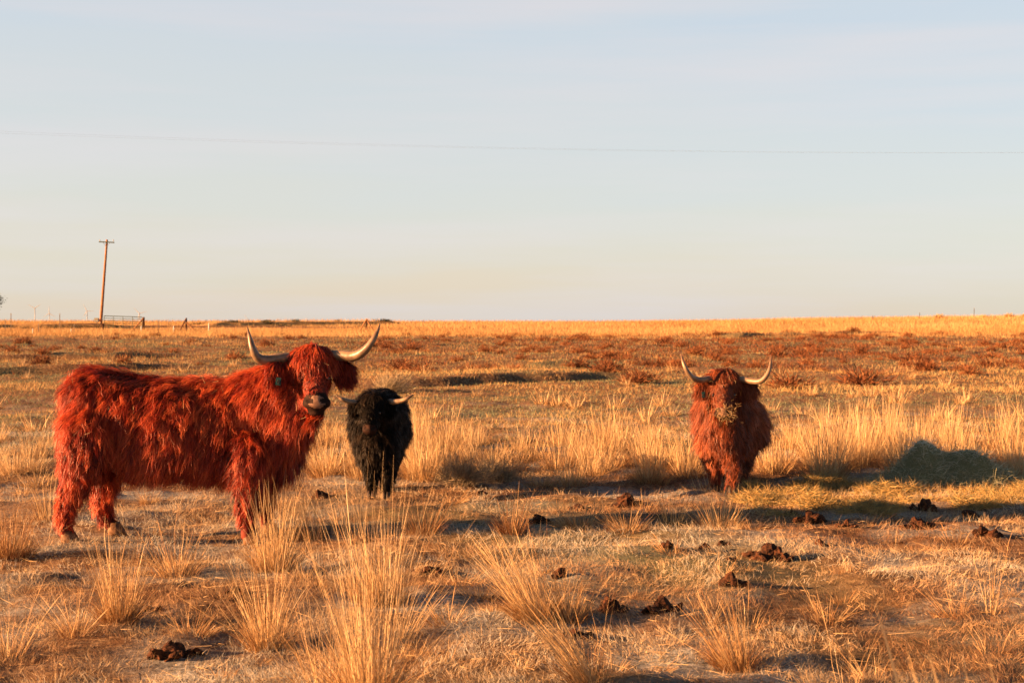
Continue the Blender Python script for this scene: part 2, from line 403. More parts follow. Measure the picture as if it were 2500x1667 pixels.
def far_grass():
    rg = rng_(9); n = 300000; x, y = scatter(n, 42, 192, rg, -.2, .42, 1)
    q = fbm(x, y, 6, 3, 91) + .3 * fbm(x, y, 1.5, 2, 92)
    gold = ss(92, 108, y + fbm(x, y, 15, 2, 93) * 14 - .18 * np.clip(-x, 0, 60) + 6)
    cov = .10 + .9 * np.clip(q + .1, 0, 1) + gold * (.9)
    # the left side in front of the road carries a bare strip
    strip = ss(128, 134, y) * (1 - ss(149, 153, y)) * ss(-11, -17, x)
    cov = cov * (1 - .93 * strip)
    keep = rg.random(n) < np.clip(cov, .02, 1); x, y, q, gold = x[keep], y[keep], q[keep], gold[keep]; n = len(x); z = H(x, y)
    L = .09 + .12 * rg.random(n) + gold * (.12 + .26 * rg.random(n) ** 2) + .1 * np.clip(q, 0, 1)
    Wd = .004 + .00012 * y
    up = nrm(np.stack([rg.normal(0, .35, n), rg.normal(0, .35, n), np.ones(n)], -1))
    tint = np.clip(.40 + q * .8 + gold * .22 + rg.normal(0, .14, n), 0, 1)
    V, Q, T = blades(np.stack([x, y, z - .02], -1), up, L, Wd, rg.normal(0, .35, (n, 3)), 2, rg, tint)
    tag(link('far_grass', np_mesh('far_grass', V, Q, T, m_far)), 'golden dry grass running back to the horizon', 'grass', kind='stuff')
far_grass()

# ---------------------------------------------------------------- tussocks
def clump_mesh(name, rg, h, rad, n, lean=(0, 0), fan=.25, wid=.0032, base_dark=True, tone=.55, leafy=.5, segs=5, mat=None, kink=.05, headf=.25):
    a = rg.random(n) * 2 * np.pi; r = rad * np.sqrt(rg.random(n)) * .55
    root = np.stack([np.cos(a) * r, np.sin(a) * r, np.full(n, -.02)], -1)
    out = np.stack([np.cos(a), np.sin(a), np.zeros(n)], -1) * (r / rad * 2 * fan + np.abs(rg.normal(0, fan * .5, n)))[:, None]
    up = nrm(out + np.array([lean[0], lean[1], 1.0])[None] + rg.normal(0, .05, (n, 3)))
    L = h * (.2 + .84 * rg.random(n) ** 1.6); stray = rg.random(n) < .16; up[stray] = nrm(up[stray] + rg.normal(0, .4, (int(stray.sum()), 3)) * [1, 1, .2]); Wd = wid * (.6 + .7 * rg.random(n))
    bend = out * .5 + np.array([lean[0], lean[1], 0]) * .4 + rg.normal(0, .16, (n, 3))
    hd = np.where(rg.random(n) < headf, wid * .7, 0.0)
    tint = np.clip(rg.normal(tone + .06, .22, n), 0, 1)
    parts = [blades(root, up, L, Wd, bend, segs, rg, tint, kink, hd)]
    m = int(n * leafy * 1.6)
    if m:
        a = rg.random(m) * 2 * np.pi; r = rad * np.sqrt(rg.random(m)) * .8
        root = np.stack([np.cos(a) * r, np.sin(a) * r, np.full(m, -.02)], -1)
        out = np.stack([np.cos(a), np.sin(a), np.zeros(m)], -1)
        up = nrm(out * (.25 + rg.random(m) * .5)[:, None] + np.array([lean[0] * .6, lean[1] * .6, 1.0]))
        L = h * (.18 + .27 * rg.random(m)); bend = out * rg.random(m)[:, None] * 1.2 + rg.normal(0, .2, (m, 3)) - np.array([0, 0, .5]) * rg.random(m)[:, None]
        parts.append(blades(root, up, L, wid * (.7 + .6 * rg.random(m)), bend, 3, rg, np.clip(rg.normal(tone - .34, .2, m), 0, 1), .05))
    V, Q, T = merge(parts)
    return np_mesh(name, V, Q, T, mat or m_straw)

# (px, py of the base in the photograph, height px, radius px, stems, lean x, lean y, fan, tone, leafy, label)
TUS = [
 (292, 1520, 240, 52, 170, .0, .02, .16, .52, .6, 'dense upright tan tussock below the red cow\'s belly, nearest the left'),
 (182, 1552, 165, 42, 46, -.08, 0, .45, .45, .4, 'short spreading reddish tussock just left of the dense upright one'),
 (432, 1405, 160, 66, 95, -.05, 0, .38, .55, .5, 'airy wide tussock on the ground between the red cow\'s legs'),
 (672, 1395, 225, 62, 210, .0, 0, .14, .72, .6, 'thick bright tussock hiding the red cow\'s front hooves'),
 (752, 1310, 135, 55, 110, -.35, 0, .22, .30, .5, 'brown tussock leaning left behind the thick bright one'),
 (655, 1585, 270, 60, 150, -.06, 0, .24, .62, .5, 'tall fanned tussock in front of the red cow\'s chest'),
 (905, 1735, 560, 80, 210, -.02, 0, .13, .70, .5, 'tallest bright tussock cut off by the bottom edge of the photo'),
 (800, 1700, 330, 70, 60, .0, 0, .30, .62, .2, 'sparse long stems just left of the tallest bright tussock'),
 (930, 1478, 240, 66, 170, -.10, 0, .20, .60, .7, 'bushy tussock right behind the tallest bright one'),
 (1035, 1303, 130, 55, 110, -.05, 0, .34, .34, .8, 'brown based tussock to the right of the black cow\'s feet'),
 (1248, 1300, 120, 44, 90, -.05, 0, .34, .16, .8, 'dark brown tussock standing alone in the middle'),
 (1310, 1512, 240, 62, 190, -.42, 0, .18, .62, .6, 'large tussock swept to the left in the middle foreground'),
 (1395, 1510, 145, 50, 100, .10, 0, .30, .45, .6, 'reddish short tussock joined to the right of the swept one'),
 (1405, 1287, 95, 70, 120, -.20, 0, .45, .55, .6, 'low spreading tan tussock beside the dung heaps'),
 (1530, 1303, 72, 62, 90, -.15, 0, .55, .48, .6, 'low fan shaped tussock left of the greenish one'),
 (1642, 1290, 105, 48, 95, .05, 0, .34, .02, .8, 'greenish dark tussock in front of the far red cow'),
 (1752, 1268, 185, 55, 26, -.05, 0, .20, .70, .2, 'few tall pale stems in front of the far red cow\'s legs'),
 (1755, 1290, 100, 70, 120, .0, 0, .40, .62, .6, 'pale bushy tussock under the far red cow\'s head'),
 (1800, 1628, 215, 60, 165, -.30, 0, .22, .50, .6, 'orange tussock leaning left at the lower right'),
 (1440, 1668, 290, 50, 90, -.62, 0, .10, .62, .5, 'long stems bent far to the left at the bottom middle'),
 (2020, 1512, 110, 60, 46, -.08, 0, .60, .50, .5, 'thin spreading tussock right of the orange leaning one'),
 (2325, 1505, 120, 50, 46, -.45, 0, .45, .42, .6, 'flattened reddish tussock near the right edge'),
 (25, 1362, 150, 62, 170, -.02, 0, .22, .30, .9, 'dark based tussock at the left edge beside the red cow\'s hoof'),
 (25, 1605, 200, 52, 36, .08, 0, .28, .50, .3, 'sparse tussock with long stems in the bottom left corner'),
 (2000, 1690, 80, 60, 90, .0, 0, .35, .62, .7, 'small tuft cut by the bottom edge, lower right'),
 (985, 1560, 230, 40, 26, .42, 0, .18, .58, .2, 'thin stems leaning right beside the bushy tussock'),
 (365, 1226, 55, 30, 45, -.02, 0, .5, .50, .6, 'tiny tuft seen under the red cow\'s belly'),
 (470, 1545, 110, 80, 60, .1, 0, .7, .42, .5, 'low tangled tuft right of the dense upright tussock'),
 (120, 1270, 130, 60, 40, .0, 0, .25, .62, .3, 'thin pale stems left of the red cow\'s hind leg'),
 (2420, 1500, 240, 26, 12, .02, 0, .16, .60, .2, 'few very thin tall stems near the right edge'),
 (2070, 1740, 330, 26, 8, .0, 0, .10, .60, .2, 'single thin tall stems rising at the bottom right'),
]
for i, (px, py, hp, rp, n, lx, ly, fan, tone, leafy, lab) in enumerate(TUS):
    p = gpt(px, py); k = p.y / FPX; rg = rng_(200 + i)
    me = clump_mesh('grass_tussock', rg, hp * k * 1.12, rp * k, int(n * 2.1), (lx, ly), fan, .0017 + .00010 * p.y, tone=tone, leafy=leafy, mat=(m_sage if tone < .1 else m_straw))
    tag(link('grass_tussock', me, None, p), lab, 'grass tussock', 'grass tussocks in the foreground')
# blades close to the lens at the lower right
rg = rng_(77)
p = Vector((1.0, 2.55, Hs(1.0, 2.55)))
k = 14
pts = [(2200, 1455, 2.6), (2130, 1590, 2.7), (2250, 1600, 2.5), (2400, 1515, 2.6), (2330, 1580, 2.6), (2290, 1570, 2.4), (2480, 1590, 2.5)]
rt = []; upv = []; Ls = []
for (px, py, d) in pts:
    tip = frame(px, py, d); r0 = np.array([tip.x + .16 + rg.normal(0, .02), d, Hs(tip.x, d)])
    v = np.array(tip) - r0; rt.append(r0 - np.array(p)); Ls.append(np.linalg.norm(v)); upv.append(v / np.linalg.norm(v))
n = len(rt)
bl = blades(np.array(rt), np.array(upv) + np.array([[-.02, 0, .06]] * n), np.array(Ls), np.full(n, .0075), np.array([[-.10, 0, -.08]] * n), 10, rg, np.full(n, .75), .01, np.full(n, .004))
tag(link('grass_tussock', np_mesh('grass_stalks', *bl, m_straw), None, p), 'blurred grass stems close to the camera at the bottom right corner', 'grass tussock')

# tall grass band behind the cattle: one tussock per clump
rg = rng_(501)
protos = [clump_mesh('tall_grass_tussock', rng_(520 + i), .50, .17, 150, (rg.normal(-.03, .10), 0), .13 + .05 * (i % 3), .0033, tone=.72 - .07 * (i % 3), leafy=.7, segs=4, headf=.3) for i in range(7)]
band = []
for px0, px1, cnt, top in [(740, 1100, 30, 1.15), (1100, 1330, 10, .75), (1330, 1700, 27, 1.05), (1880, 2560, 58, 1.25), (-80, 160, 12, .75), (1000, 1350, 8, .8)]:
    for _ in range(cnt):
        px = px0 + rg.random() * (px1 - px0); d = 13.6 + rg.random() ** 1.3 * 4.8
        x = (px - 1250) / FPX * d
        if px > 1880 and px0 > 1800 and d < 14.2 and 2130 < px < 2480: d += 1.2
        band.append((x, d, top * (.5 + .8 * rg.random())))
for i, (x, d, s) in enumerate(band):
    o = link('tall_grass_tussock', protos[i % 7], None, (x, d, Hs(x, d))); o.scale = (1 + .3 * rg.random(),) * 2 + (s,)
    o.rotation_euler = (0, 0, rg.normal(0, .5))
    pxx = 1250 + x / d * FPX; hh = 'tall' if s > 1.0 else 'shorter'
    zone = ('left of the large red cow\'s rump' if pxx < 400 else 'between the large red cow and the black cow' if pxx < 850 else 'just right of the black cow' if pxx < 1130 else 'in the thin middle stretch between the cows' if pxx < 1340
            else 'just left of the far red cow' if pxx < 1760 else 'right of the far red cow, left of the hay pile' if pxx < 2180 else 'behind the hay pile' if pxx < 2450 else 'right of the hay pile at the edge')
    tag(o, hh + ' pale band tussock ' + zone, 'grass tussock', 'tall tussocks in the band behind the cattle')
# thinner tufts further out
protos2 = [clump_mesh('grass_tuft', rng_(560 + i), .38, .16, 46, (rg.normal(-.03, .08), 0), .25, .008, tone=.66, leafy=.8, segs=3, headf=.2) for i in range(5)]
for i in range(120):
    d = 20 * (48 / 20) ** rg.random(); x = (rg.random() * 2 - 1) * d * .4
    if fbm(np.array([x]), np.array([d]), 6, 2, 73)[0] < -.08: continue
    o = link('grass_tuft', protos2[i % 5], None, (x, d, Hs(x, d))); s = .5 + .7 * rg.random(); o.scale = (s * 1.3, s * 1.3, s)
    o.rotation_euler = (0, 0, rg.random() * 6)
    pxx = 1250 + x / d * FPX
    tag(o, 'small dry tuft on the ' + ('nearer' if d < 28 else 'farther') + ' open ground, ' + ('beyond the large red cow' if pxx < 850 else 'between black cow and far red cow' if pxx < 1650 else 'right of the far red cow'), 'grass tuft', 'tufts dotted over the open ground')

protos3 = [clump_mesh('low_tuft', rng_(580 + i), .17, .07, 46, (rg.normal(-.1, .2), 0), .4, .0022, tone=.55 - .1 * (i % 2), leafy=.9, segs=4, headf=.1) for i in range(6)]
for i in range(110):
    d = 5.8 * (13.2 / 5.8) ** rg.random(); x = (rg.random() * 2 - 1) * d * .38; pxx = 1250 + x / d * FPX
    if d > 11.5 and pxx > 1800: continue
    o = link('low_tuft', protos3[i % 6], None, (x, d, Hs(x, d))); q = .45 + .75 * rg.random() ** 2; o.scale = (q * 1.4, q * 1.4, q); o.rotation_euler = (0, 0, rg.random() * 6)
    tag(o, 'low scrappy tuft on the ' + ('nearest' if d < 7.5 else 'middle' if d < 10 else 'far') + ' part of the frosty pasture, ' + ('left' if pxx < 830 else 'centre' if pxx < 1660 else 'right'), 'grass tuft', 'low tufts on the near pasture')

# brush
def brush_mesh(name, rg, h, rad, n, mat, w=.008, tone=.5):
    a = rg.random(n) * 2 * np.pi; el = np.arccos(rg.random(n) * .98)
    dr = np.stack([np.cos(a) * np.sin(el), np.sin(a) * np.sin(el), np.cos(el)], -1)
    lob = 1 + .35 * np.sin(a * 3 + rg.random() * 6) * np.sin(el) + rg.normal(0, .12, n)
    st = dr * (rg.random(n) * .75)[:, None] * lob[:, None] * np.array([rad, rad, h])
    st[:, 2] = np.maximum(st[:, 2], .0)
    L = (.18 + .25 * rg.random(n)) * (rad + h) * .5
    V, Q, T = blades(st, nrm(dr + rg.normal(0, .45, (n, 3)) + [0, 0, .35]), L, np.full(n, w), rg.normal(0, .4, (n, 3)), 2, rg, np.clip(rg.normal(tone, .22, n), 0, 1), .08)
    return np_mesh(name, V, Q, T, mat)
rb = [brush_mesh('russet_shrub', rng_(600 + i), .36, .42, 620, m_brush, .014, .5 + .1 * (i % 2)) for i in range(5)]
rg = rng_(610); cnt = 0
while cnt < 290:
    d = 41 * (106 / 41) ** (rg.random() ** .85); x = (rg.random() * 2 - 1) * d * .40
    if x < -.12 * d and rg.random() < .55: continue
    if x > 0 and d < 44 and rg.random() < .5: continue
    o = link('russet_shrub', rb[cnt % 5], None, (x, d, Hs(x, d) - .02)); s = .55 + .75 * rg.random() ** 1.5
    o.scale = (s * (1 + .5 * rg.random()), s, s * (.7 + .5 * rg.random())); o.rotation_euler = (0, 0, rg.random() * 6)
    pxx = 1250 + x / d * FPX; dz = 'nearest row' if d < 52 else 'middle' if d < 75 else 'farthest part'
    tag(o, 'low russet shrub in the ' + dz + ' of the rough slope, ' + ('above the large red cow' if pxx < 780 else 'above the black cow' if pxx < 1120 else 'in the middle' if pxx < 1500 else 'behind the far red cow' if pxx < 1950 else 'at the right') , 'shrub', 'russet shrubs over the rough slope'); cnt += 1
for (px, py, s, lab) in [(1925, 948, 1.2, 'bright rust coloured shrub to the right of the far red cow\'s horn'), (1485, 915, 1.3, 'rust coloured shrub in the middle of the rough slope\'s lower edge'),
                         (2105, 940, 1.5, 'wide rust coloured shrub at the lower right of the rough slope'), (1560, 935, 1.2, 'rust shrub left of the far red cow\'s horn')]:
    p = gpt(px, py); o = link('russet_shrub', rb[0], None, p); o.scale = (s * 1.3, s, s); tag(o, lab, 'shrub', 'russet shrubs over the rough slope')
sg = brush_mesh('grey_shrub', rng_(650), .42, .42, 2600, m_sage, .0045, .8)
for (px, py, s, lab) in [(955, 960, 1.35, 'pale bushy shrub directly behind the black cow\'s head'), (1130, 1180, .85, 'pale grey shrub in the tall grass right of the black cow'),
                         (1215, 1175, .75, 'pale grey shrub beside another, left of the middle'), (2160, 782, .0, '')]:
    if s == 0: continue
    p = gpt(px, py); o = link('grey_shrub', sg, None, p); o.scale = (s, s, s * .9); tag(o, lab, 'shrub', 'grey shrubs')
ds = brush_mesh('sage_shrub', rng_(651), .45, .6, 500, mat_tint('dark_sage', [(0, (.02, .022, .014)), (1, (.10, .095, .06))], .8, .1), .03, .5)
rg = rng_(655)
for i in range(46):
    px = 380 + rg.random() * 640; d = 148 + rg.random() * 18
    if i > 34: px = rg.random() * 330; d = 133 + rg.random() * 7
    x = (px - 1250) / FPX * d; o = link('sage_shrub', ds, None, (x, d, Hs(x, d) - .05)); s = .5 + .6 * rg.random(); o.scale = (s * 1.8, s, s * .8); o.rotation_euler = (0, 0, rg.random() * 6)
    tag(o, 'dark sage shrub along the distant low rise beyond the gate', 'shrub', 'dark sage shrubs on the distant rise')
def low_brush():
    rg = rng_(671); n = 260000; x, y = scatter(n, 40, 112, rg, -.6, .42, 1)
    q = fbm(x, y, 1.5, 3, 97) + .5 * fbm(x, y, 7, 2, 98) - .20 * ss(-4, -12, x * 60 / y) - .1 * (1 - ss(42, 50, y)) - .15 * ss(98, 110, y)
    k = q > .0 + .12 * rg.random(n); x, y, q = x[k], y[k], q[k]; n = len(x)
    up = nrm(np.stack([rg.normal(0, .7, n), rg.normal(0, .7, n), np.ones(n)], -1))
    V, Q, T = blades(np.stack([x, y, H(x, y) - .02 + rg.random(n) * q * .5], -1), up, .08 + .12 * rg.random(n), .005 + .00016 * y, rg.normal(0, .5, (n, 3)), 2, rg, np.clip(rg.normal(.36, .25, n), 0, 1), .08)
    tag(link('low_brush', np_mesh('low_brush', V, Q, T, m_brush)), 'low matted brown brush between the russet shrubs', 'brush', kind='stuff')
low_brush()
gs = brush_mesh('golden_shrub', rng_(652), .45, .5, 500, m_far, .03, .7)
for (px, dd, s, lab) in [(2292, 168, 1.6, 'round golden shrub on the skyline between two thin fence posts'), (2400, 168, 1.0, 'low golden shrub on the skyline right of the tallest fence post'), (2462, 168, 1.5, 'golden shrub on the skyline near the right edge'), (2502, 168, 1.3, 'golden shrub on the skyline cut by the right edge')]:
    x = (px - 1250) / FPX * dd; o = link('golden_shrub', gs, None, (x, dd, Hs(x, dd))); o.scale = (s, s, s); tag(o, lab, 'shrub', 'golden shrubs on the skyline')

# ---------------------------------------------------------------- dung heaps
DUNG = [(1982, 1274, 82, 32, 'long dark dung heap lying in the shaded strip at the right'), (2265, 1247, 72, 34, 'red brown dung heap at the edge of the scattered hay'),
 (2409, 1325, 72, 40, 'rounded red brown dung lump near the right edge'), (1879, 1363, 100, 38, 'peaked wide dung heap with a long shadow'),
 (1790, 1428, 66, 34, 'reddish dung lump above the orange leaning tussock'), (2370, 1262, 56, 18, 'flat dark dung patch right of the hay edge heap'),
 (2244, 1288, 100, 14, 'low dark dung ridge in the shaded strip'), (2013, 1330, 46, 17, 'small broken dung pile in the middle right'),
 (1717, 1342, 32, 20, 'small dung lump below the far red cow'), (1785, 1368, 26, 14, 'tiny dung lump left of the peaked heap'),
 (2186, 1327, 32, 11, 'thin dark dung piece right of the broken pile'), (1935, 1258, 40, 15, 'small brown dung lump above the long dark heap'),
 (2067, 1284, 50, 18, 'knobbly dung lump right of the long dark heap'), (1497, 1493, 88, 46, 'largest black dung heap in the centre foreground'),
 (1613, 1493, 90, 42, 'big black dung heap right beside the largest one'), (1320, 1277, 56, 27, 'dark dung lump right of the dark brown tussock'),
 (1414, 1240, 56, 22, 'rounded brown dung lump behind the low tan tussock'), (1530, 1236, 82, 38, 'jagged brown dung heap left of the greenish tussock'),
 (1049, 1402, 52, 19, 'small dark dung lump right of the bushy tussock'), (1367, 1412, 52, 26, 'reddish dung lump above the swept tussock'),
 (1407, 1556, 78, 16, 'flat dark dung pat below the swept tussock'), (1627, 1336, 60, 16, 'flat red dung pat in the centre right'),
 (564, 1448, 52, 24, 'dung lump left of the thick bright tussock'), (791, 1214, 60, 17, 'dung lump left of the black cow\'s feet'),
 (426, 1602, 115, 32, 'crumbly orange soil lump at the bottom left'), (1180, 1208, 36, 12, 'small reddish dung piece behind the dark brown tussock'),
 (370, 1490, 40, 12, 'small brown dung piece below the red cow\'s belly'), (1765, 1330, 30, 14, 'little dung crumb right of the small lump'),
 (225, 1205, 34, 10, 'small dark lump behind the red cow\'s hind leg'), (885, 1325, 60, 22, 'dark dung lump hidden behind the tall bright stems')]
def dung_mesh(rg, w_, h_, dp):
    bm = bmesh.new(); k = int(rg.integers(9, 15)); pk = rg.normal(0, .22)
    for i in range(k):
        u = rg.uniform(-1, 1); v = rg.uniform(-.8, .8); hh = np.clip(1 - abs(u - pk) * .85 - abs(v) * .3, .12, 1) * (.6 + .5 * rg.random())
        if i == 0: u, v, hh = pk, 0, 1
        r = w_ * (.10 + .10 * rg.random())
        m = Matrix.Translation((u * w_ * .40, v * dp * .34, h_ * hh * .30)) @ Euler((rg.normal(0, .5), rg.normal(0, .5), rg.random() * 6)).to_matrix().to_4x4() @ Matrix.Diagonal((r * 1.25, r, max(h_ * hh * .55, r * .35), 1))
        bmesh.ops.create_icosphere(bm, subdivisions=3, radius=1, matrix=m)
    sd = int(rg.integers(1000)); C = np.array([v.co[:] for v in bm.verts]); sc_ = .035
    n1 = fbm(C[:, 0] + C[:, 2] * .6, C[:, 1] - C[:, 2] * .7, sc_, 3, sd); n2 = fbm(C[:, 0] - C[:, 1] * .5, C[:, 2] + C[:, 1] * .4, sc_ * .6, 2, sd + 9); n3 = fbm(C[:, 1], C[:, 2] - C[:, 0], sc_, 2, sd + 3)
    C = C + np.stack([n1, n2, n3], -1) * .036
    for v, c in zip(bm.verts, C): v.co = c
    me = bpy.data.meshes.new('dung_heap'); bm.to_mesh(me); bm.free(); me.materials.append(m_dung); return me
for i, (px, py, wp, hp, lab) in enumerate(DUNG):
    p = gpt(px, py); k = p.y / FPX; rg = rng_(700 + i)
    tag(link('dung_heap', dung_mesh(rg, wp * k * 1.05, hp * k * 1.15, wp * k * .8), None, p), lab, 'dung', 'dung heaps on the pasture')

# ---------------------------------------------------------------- hay
def hay():
    rg = rng_(801)
    c = Vector((4.06, 13.38, 0)); c.z = Hs(c.x, c.y)
    xs = np.linspace(-.85, .80, 70); ys = np.linspace(-.7, .7, 50); X, Y = np.meshgrid(xs, ys)
    def hm(X, Y):
        r = np.exp(-(((X + .20) / .20) ** 2 + (Y / .28) ** 2)) * .15 + np.exp(-((X / .50) ** 2 + (Y / .36) ** 2) ** 1.4) * .17 + np.exp(-(((X - .40) / .3) ** 2 + (Y / .34) ** 2) ** 1.6) * .09
        return r * (1.3 + fbm(X, Y, .17, 3, 15) * .9) - .03
    Z = hm(X, Y); V = np.stack([X, Y, Z], -1).reshape(-1, 3); nc = len(xs)
    i = np.arange(len(ys) - 1)[:, None] * nc + np.arange(nc - 1)[None]
    Q = np.stack([i, i + 1, i + nc + 1, i + nc], -1).reshape(-1, 4)
    root = empty('hay_pile', c); tag(root, 'frosty grey green hay pile in the shade at the right', 'hay pile')
    link('mound', np_mesh('mound', V, Q, np.full(len(V), .1), m_mound), root)
    n = 15000; x = rg.uniform(-.8, .76, n); y = rg.uniform(-.6, .6, n); z = hm(x, y); kp = z > -.015; x, y, z = x[kp], y[kp], z[kp]; n = len(x)
    up = nrm(np.stack([rg.normal(0, 1, n), rg.normal(0, 1, n), rg.normal(.55, .4, n)], -1))
    V, Q, T = blades(np.stack([x, y, z - .01], -1), up, (.05 + .15 * rg.random(n) ** 2.5), np.full(n, .0032), rg.normal(0, .8, (n, 3)) - [0, 0, .5], 4, rg, np.clip(rg.normal(.45, .2, n) + .35 * ss(.2, .36, z), 0, 1), .15)
    link('hay_strands', np_mesh('hay_strands', V, Q, T, m_mound), root)
    # scattered hay
    n = 85000; u = rg.random(n); px = 1780 + (2640 - 1780) * rg.random(n); py = 1184 + 82 * rg.random(n) ** 1.1
    d = 1.5 * FPX / (py - 795); x = (px - 1250) / FPX * d
    q = fbm(x, d, .42, 3, 88) * 1.3 - .25 * ss(1245, 1262, py) - .2 * ss(1840, 1780, px) - .6 * ss(2130, 2190, px) * (1 - ss(2440, 2500, px)) * (1 - ss(1203, 1212, py)); kp = q > .02 - .16 * rg.random(n) ** 2; x, d, q = x[kp], d[kp], q[kp]; n = len(x)
    lift = np.clip(q + .05, 0, .4) * .26
    up = nrm(np.stack([rg.normal(0, 1, n), rg.normal(0, 1, n), rg.normal(.25, .35, n)], -1))
    V, Q, T = blades(np.stack([x, d, H(x, d) + lift * rg.random(n)], -1), up, .05 + .1 * rg.random(n), np.full(n, .0034), rg.normal(0, .7, (n, 3)), 3, rg, np.clip(rg.normal(.70, .16, n) - .5 * (rg.random(n) < .12), 0, 1), .1)
    tag(link('scattered_hay', np_mesh('scattered_hay', V, Q, T, m_hay)), 'golden green hay strewn on the ground around the pile at the right', 'hay', kind='stuff')
hay()

# ---------------------------------------------------------------- cattle
def tube(pts, rads, seg=14, cap=True):
    """swept tube through pts; returns bmesh"""
    bm = bmesh.new(); n = len(pts); pts = [Vector(p) for p in pts]; rings = []
    up = Vector((0, 0, 1)); prev = None
    for i in range(n):
        t = (pts[min(i + 1, n - 1)] - pts[max(i - 1, 0)]).normalized()
        if prev is None: s = t.orthogonal().normalized()
        else: s = (prev - t * prev.dot(t)).normalized()
        prev = s; b = t.cross(s)
        rings.append([bm.verts.new(pts[i] + (s * math.cos(a) + b * math.sin(a)) * rads[i]) for a in [2 * math.pi * k / seg for k in range(seg)]])
    for i in range(n - 1):
        for k in range(seg): bm.faces.new((rings[i][k], rings[i][(k + 1) % seg], rings[i + 1][(k + 1) % seg], rings[i + 1][k]))
    if cap: bm.faces.new(rings[0][::-1]); bm.faces.new(rings[-1])
    for f in bm.faces: f.smooth = True
    return bm
def spline(pts, n=40):
    P = np.array([list(p) for p in pts], float); m = len(P); out = []
    Pp = np.vstack([2 * P[0] - P[1], P, 2 * P[-1] - P[-2]])
    for j in range(n):
        u = j / (n - 1) * (m - 1); i = min(int(u), m - 2); t = u - i
        a, b, c, d = Pp[i], Pp[i + 1], Pp[i + 2], Pp[i + 3]
        out.append(.5 * ((2 * b) + (-a + c) * t + (2 * a - 5 * b + 4 * c - d) * t * t + (-a + 3 * b - 3 * c + d) * t ** 3))
    return np.array(out)
def bm_obj(name, bm, mat, parent, off=None):
    me = bpy.data.meshes.new(name)
    if off is not None: bmesh.ops.translate(bm, verts=bm.verts, vec=-Vector(off))
    bm.to_mesh(me); bm.free()
    for m in (mat if isinstance(mat, (list, tuple)) else [mat]): me.materials.append(m)
    return link(name, me, parent)

def grow_body(prims, voxel=.016, smooth=10):
    bm = bmesh.new()
    for p in prims:
        if p[0] == 'e':
            c, r = p[1], p[2]
            bmesh.ops.create_icosphere(bm, subdivisions=4, radius=1, matrix=Matrix.Translation(c) @ Matrix.Diagonal((*r, 1)))
        else:
            pts, rr = p[1], p[2]
            S = spline([(*q, r) for q, r in zip(pts, rr)], 8 * (len(pts) - 1) + 1)
            for q in S:
                bmesh.ops.create_icosphere(bm, subdivisions=3, radius=max(q[3], .01), matrix=Matrix.Translation(Vector(q[:3])))
    me = bpy.data.meshes.new('tmp'); bm.to_mesh(me); bm.free()
    o = bpy.data.objects.new('tmp', me); COL.objects.link(o)
    r = o.modifiers.new('r', 'REMESH'); r.mode = 'VOXEL'; r.voxel_size = voxel
    s = o.modifiers.new('s', 'SMOOTH'); s.factor = .5; s.iterations = smooth
    bpy.context.view_layer.update()
    dg = bpy.context.evaluated_depsgraph_get()
    res = bpy.data.meshes.new_from_object(o.evaluated_get(dg))
    bpy.data.objects.remove(o)
    return res

def sample(me, n, rg):
    me.calc_loop_triangles(); nt_ = len(me.loop_triangles)
    tri = np.empty(nt_ * 3, np.int32); me.loop_triangles.foreach_get('vertices', tri); tri = tri.reshape(-1, 3)
    co = np.empty(len(me.vertices) * 3, np.float32); me.vertices.foreach_get('co', co); co = co.reshape(-1, 3).astype(float)
    vnm = np.empty(len(me.vertices) * 3, np.float32); me.vertices.foreach_get('normal', vnm); vnm = vnm.reshape(-1, 3).astype(float)
    A, B, C = co[tri[:, 0]], co[tri[:, 1]], co[tri[:, 2]]
    ar = np.linalg.norm(np.cross(B - A, C - A), axis=1); cdf = np.cumsum(ar) / ar.sum()
    f = np.searchsorted(cdf, rg.random(n)).clip(0, nt_ - 1)
    u = rg.random(n); v = rg.random(n); s = u + v > 1; u[s] = 1 - u[s]; v[s] = 1 - v[s]
    P = A[f] + (B - A)[f] * u[:, None] + (C - A)[f] * v[:, None]
    Nn = nrm(vnm[tri[f, 0]] * (1 - u - v)[:, None] + vnm[tri[f, 1]] * u[:, None] + vnm[tri[f, 2]] * v[:, None])
    return P, Nn

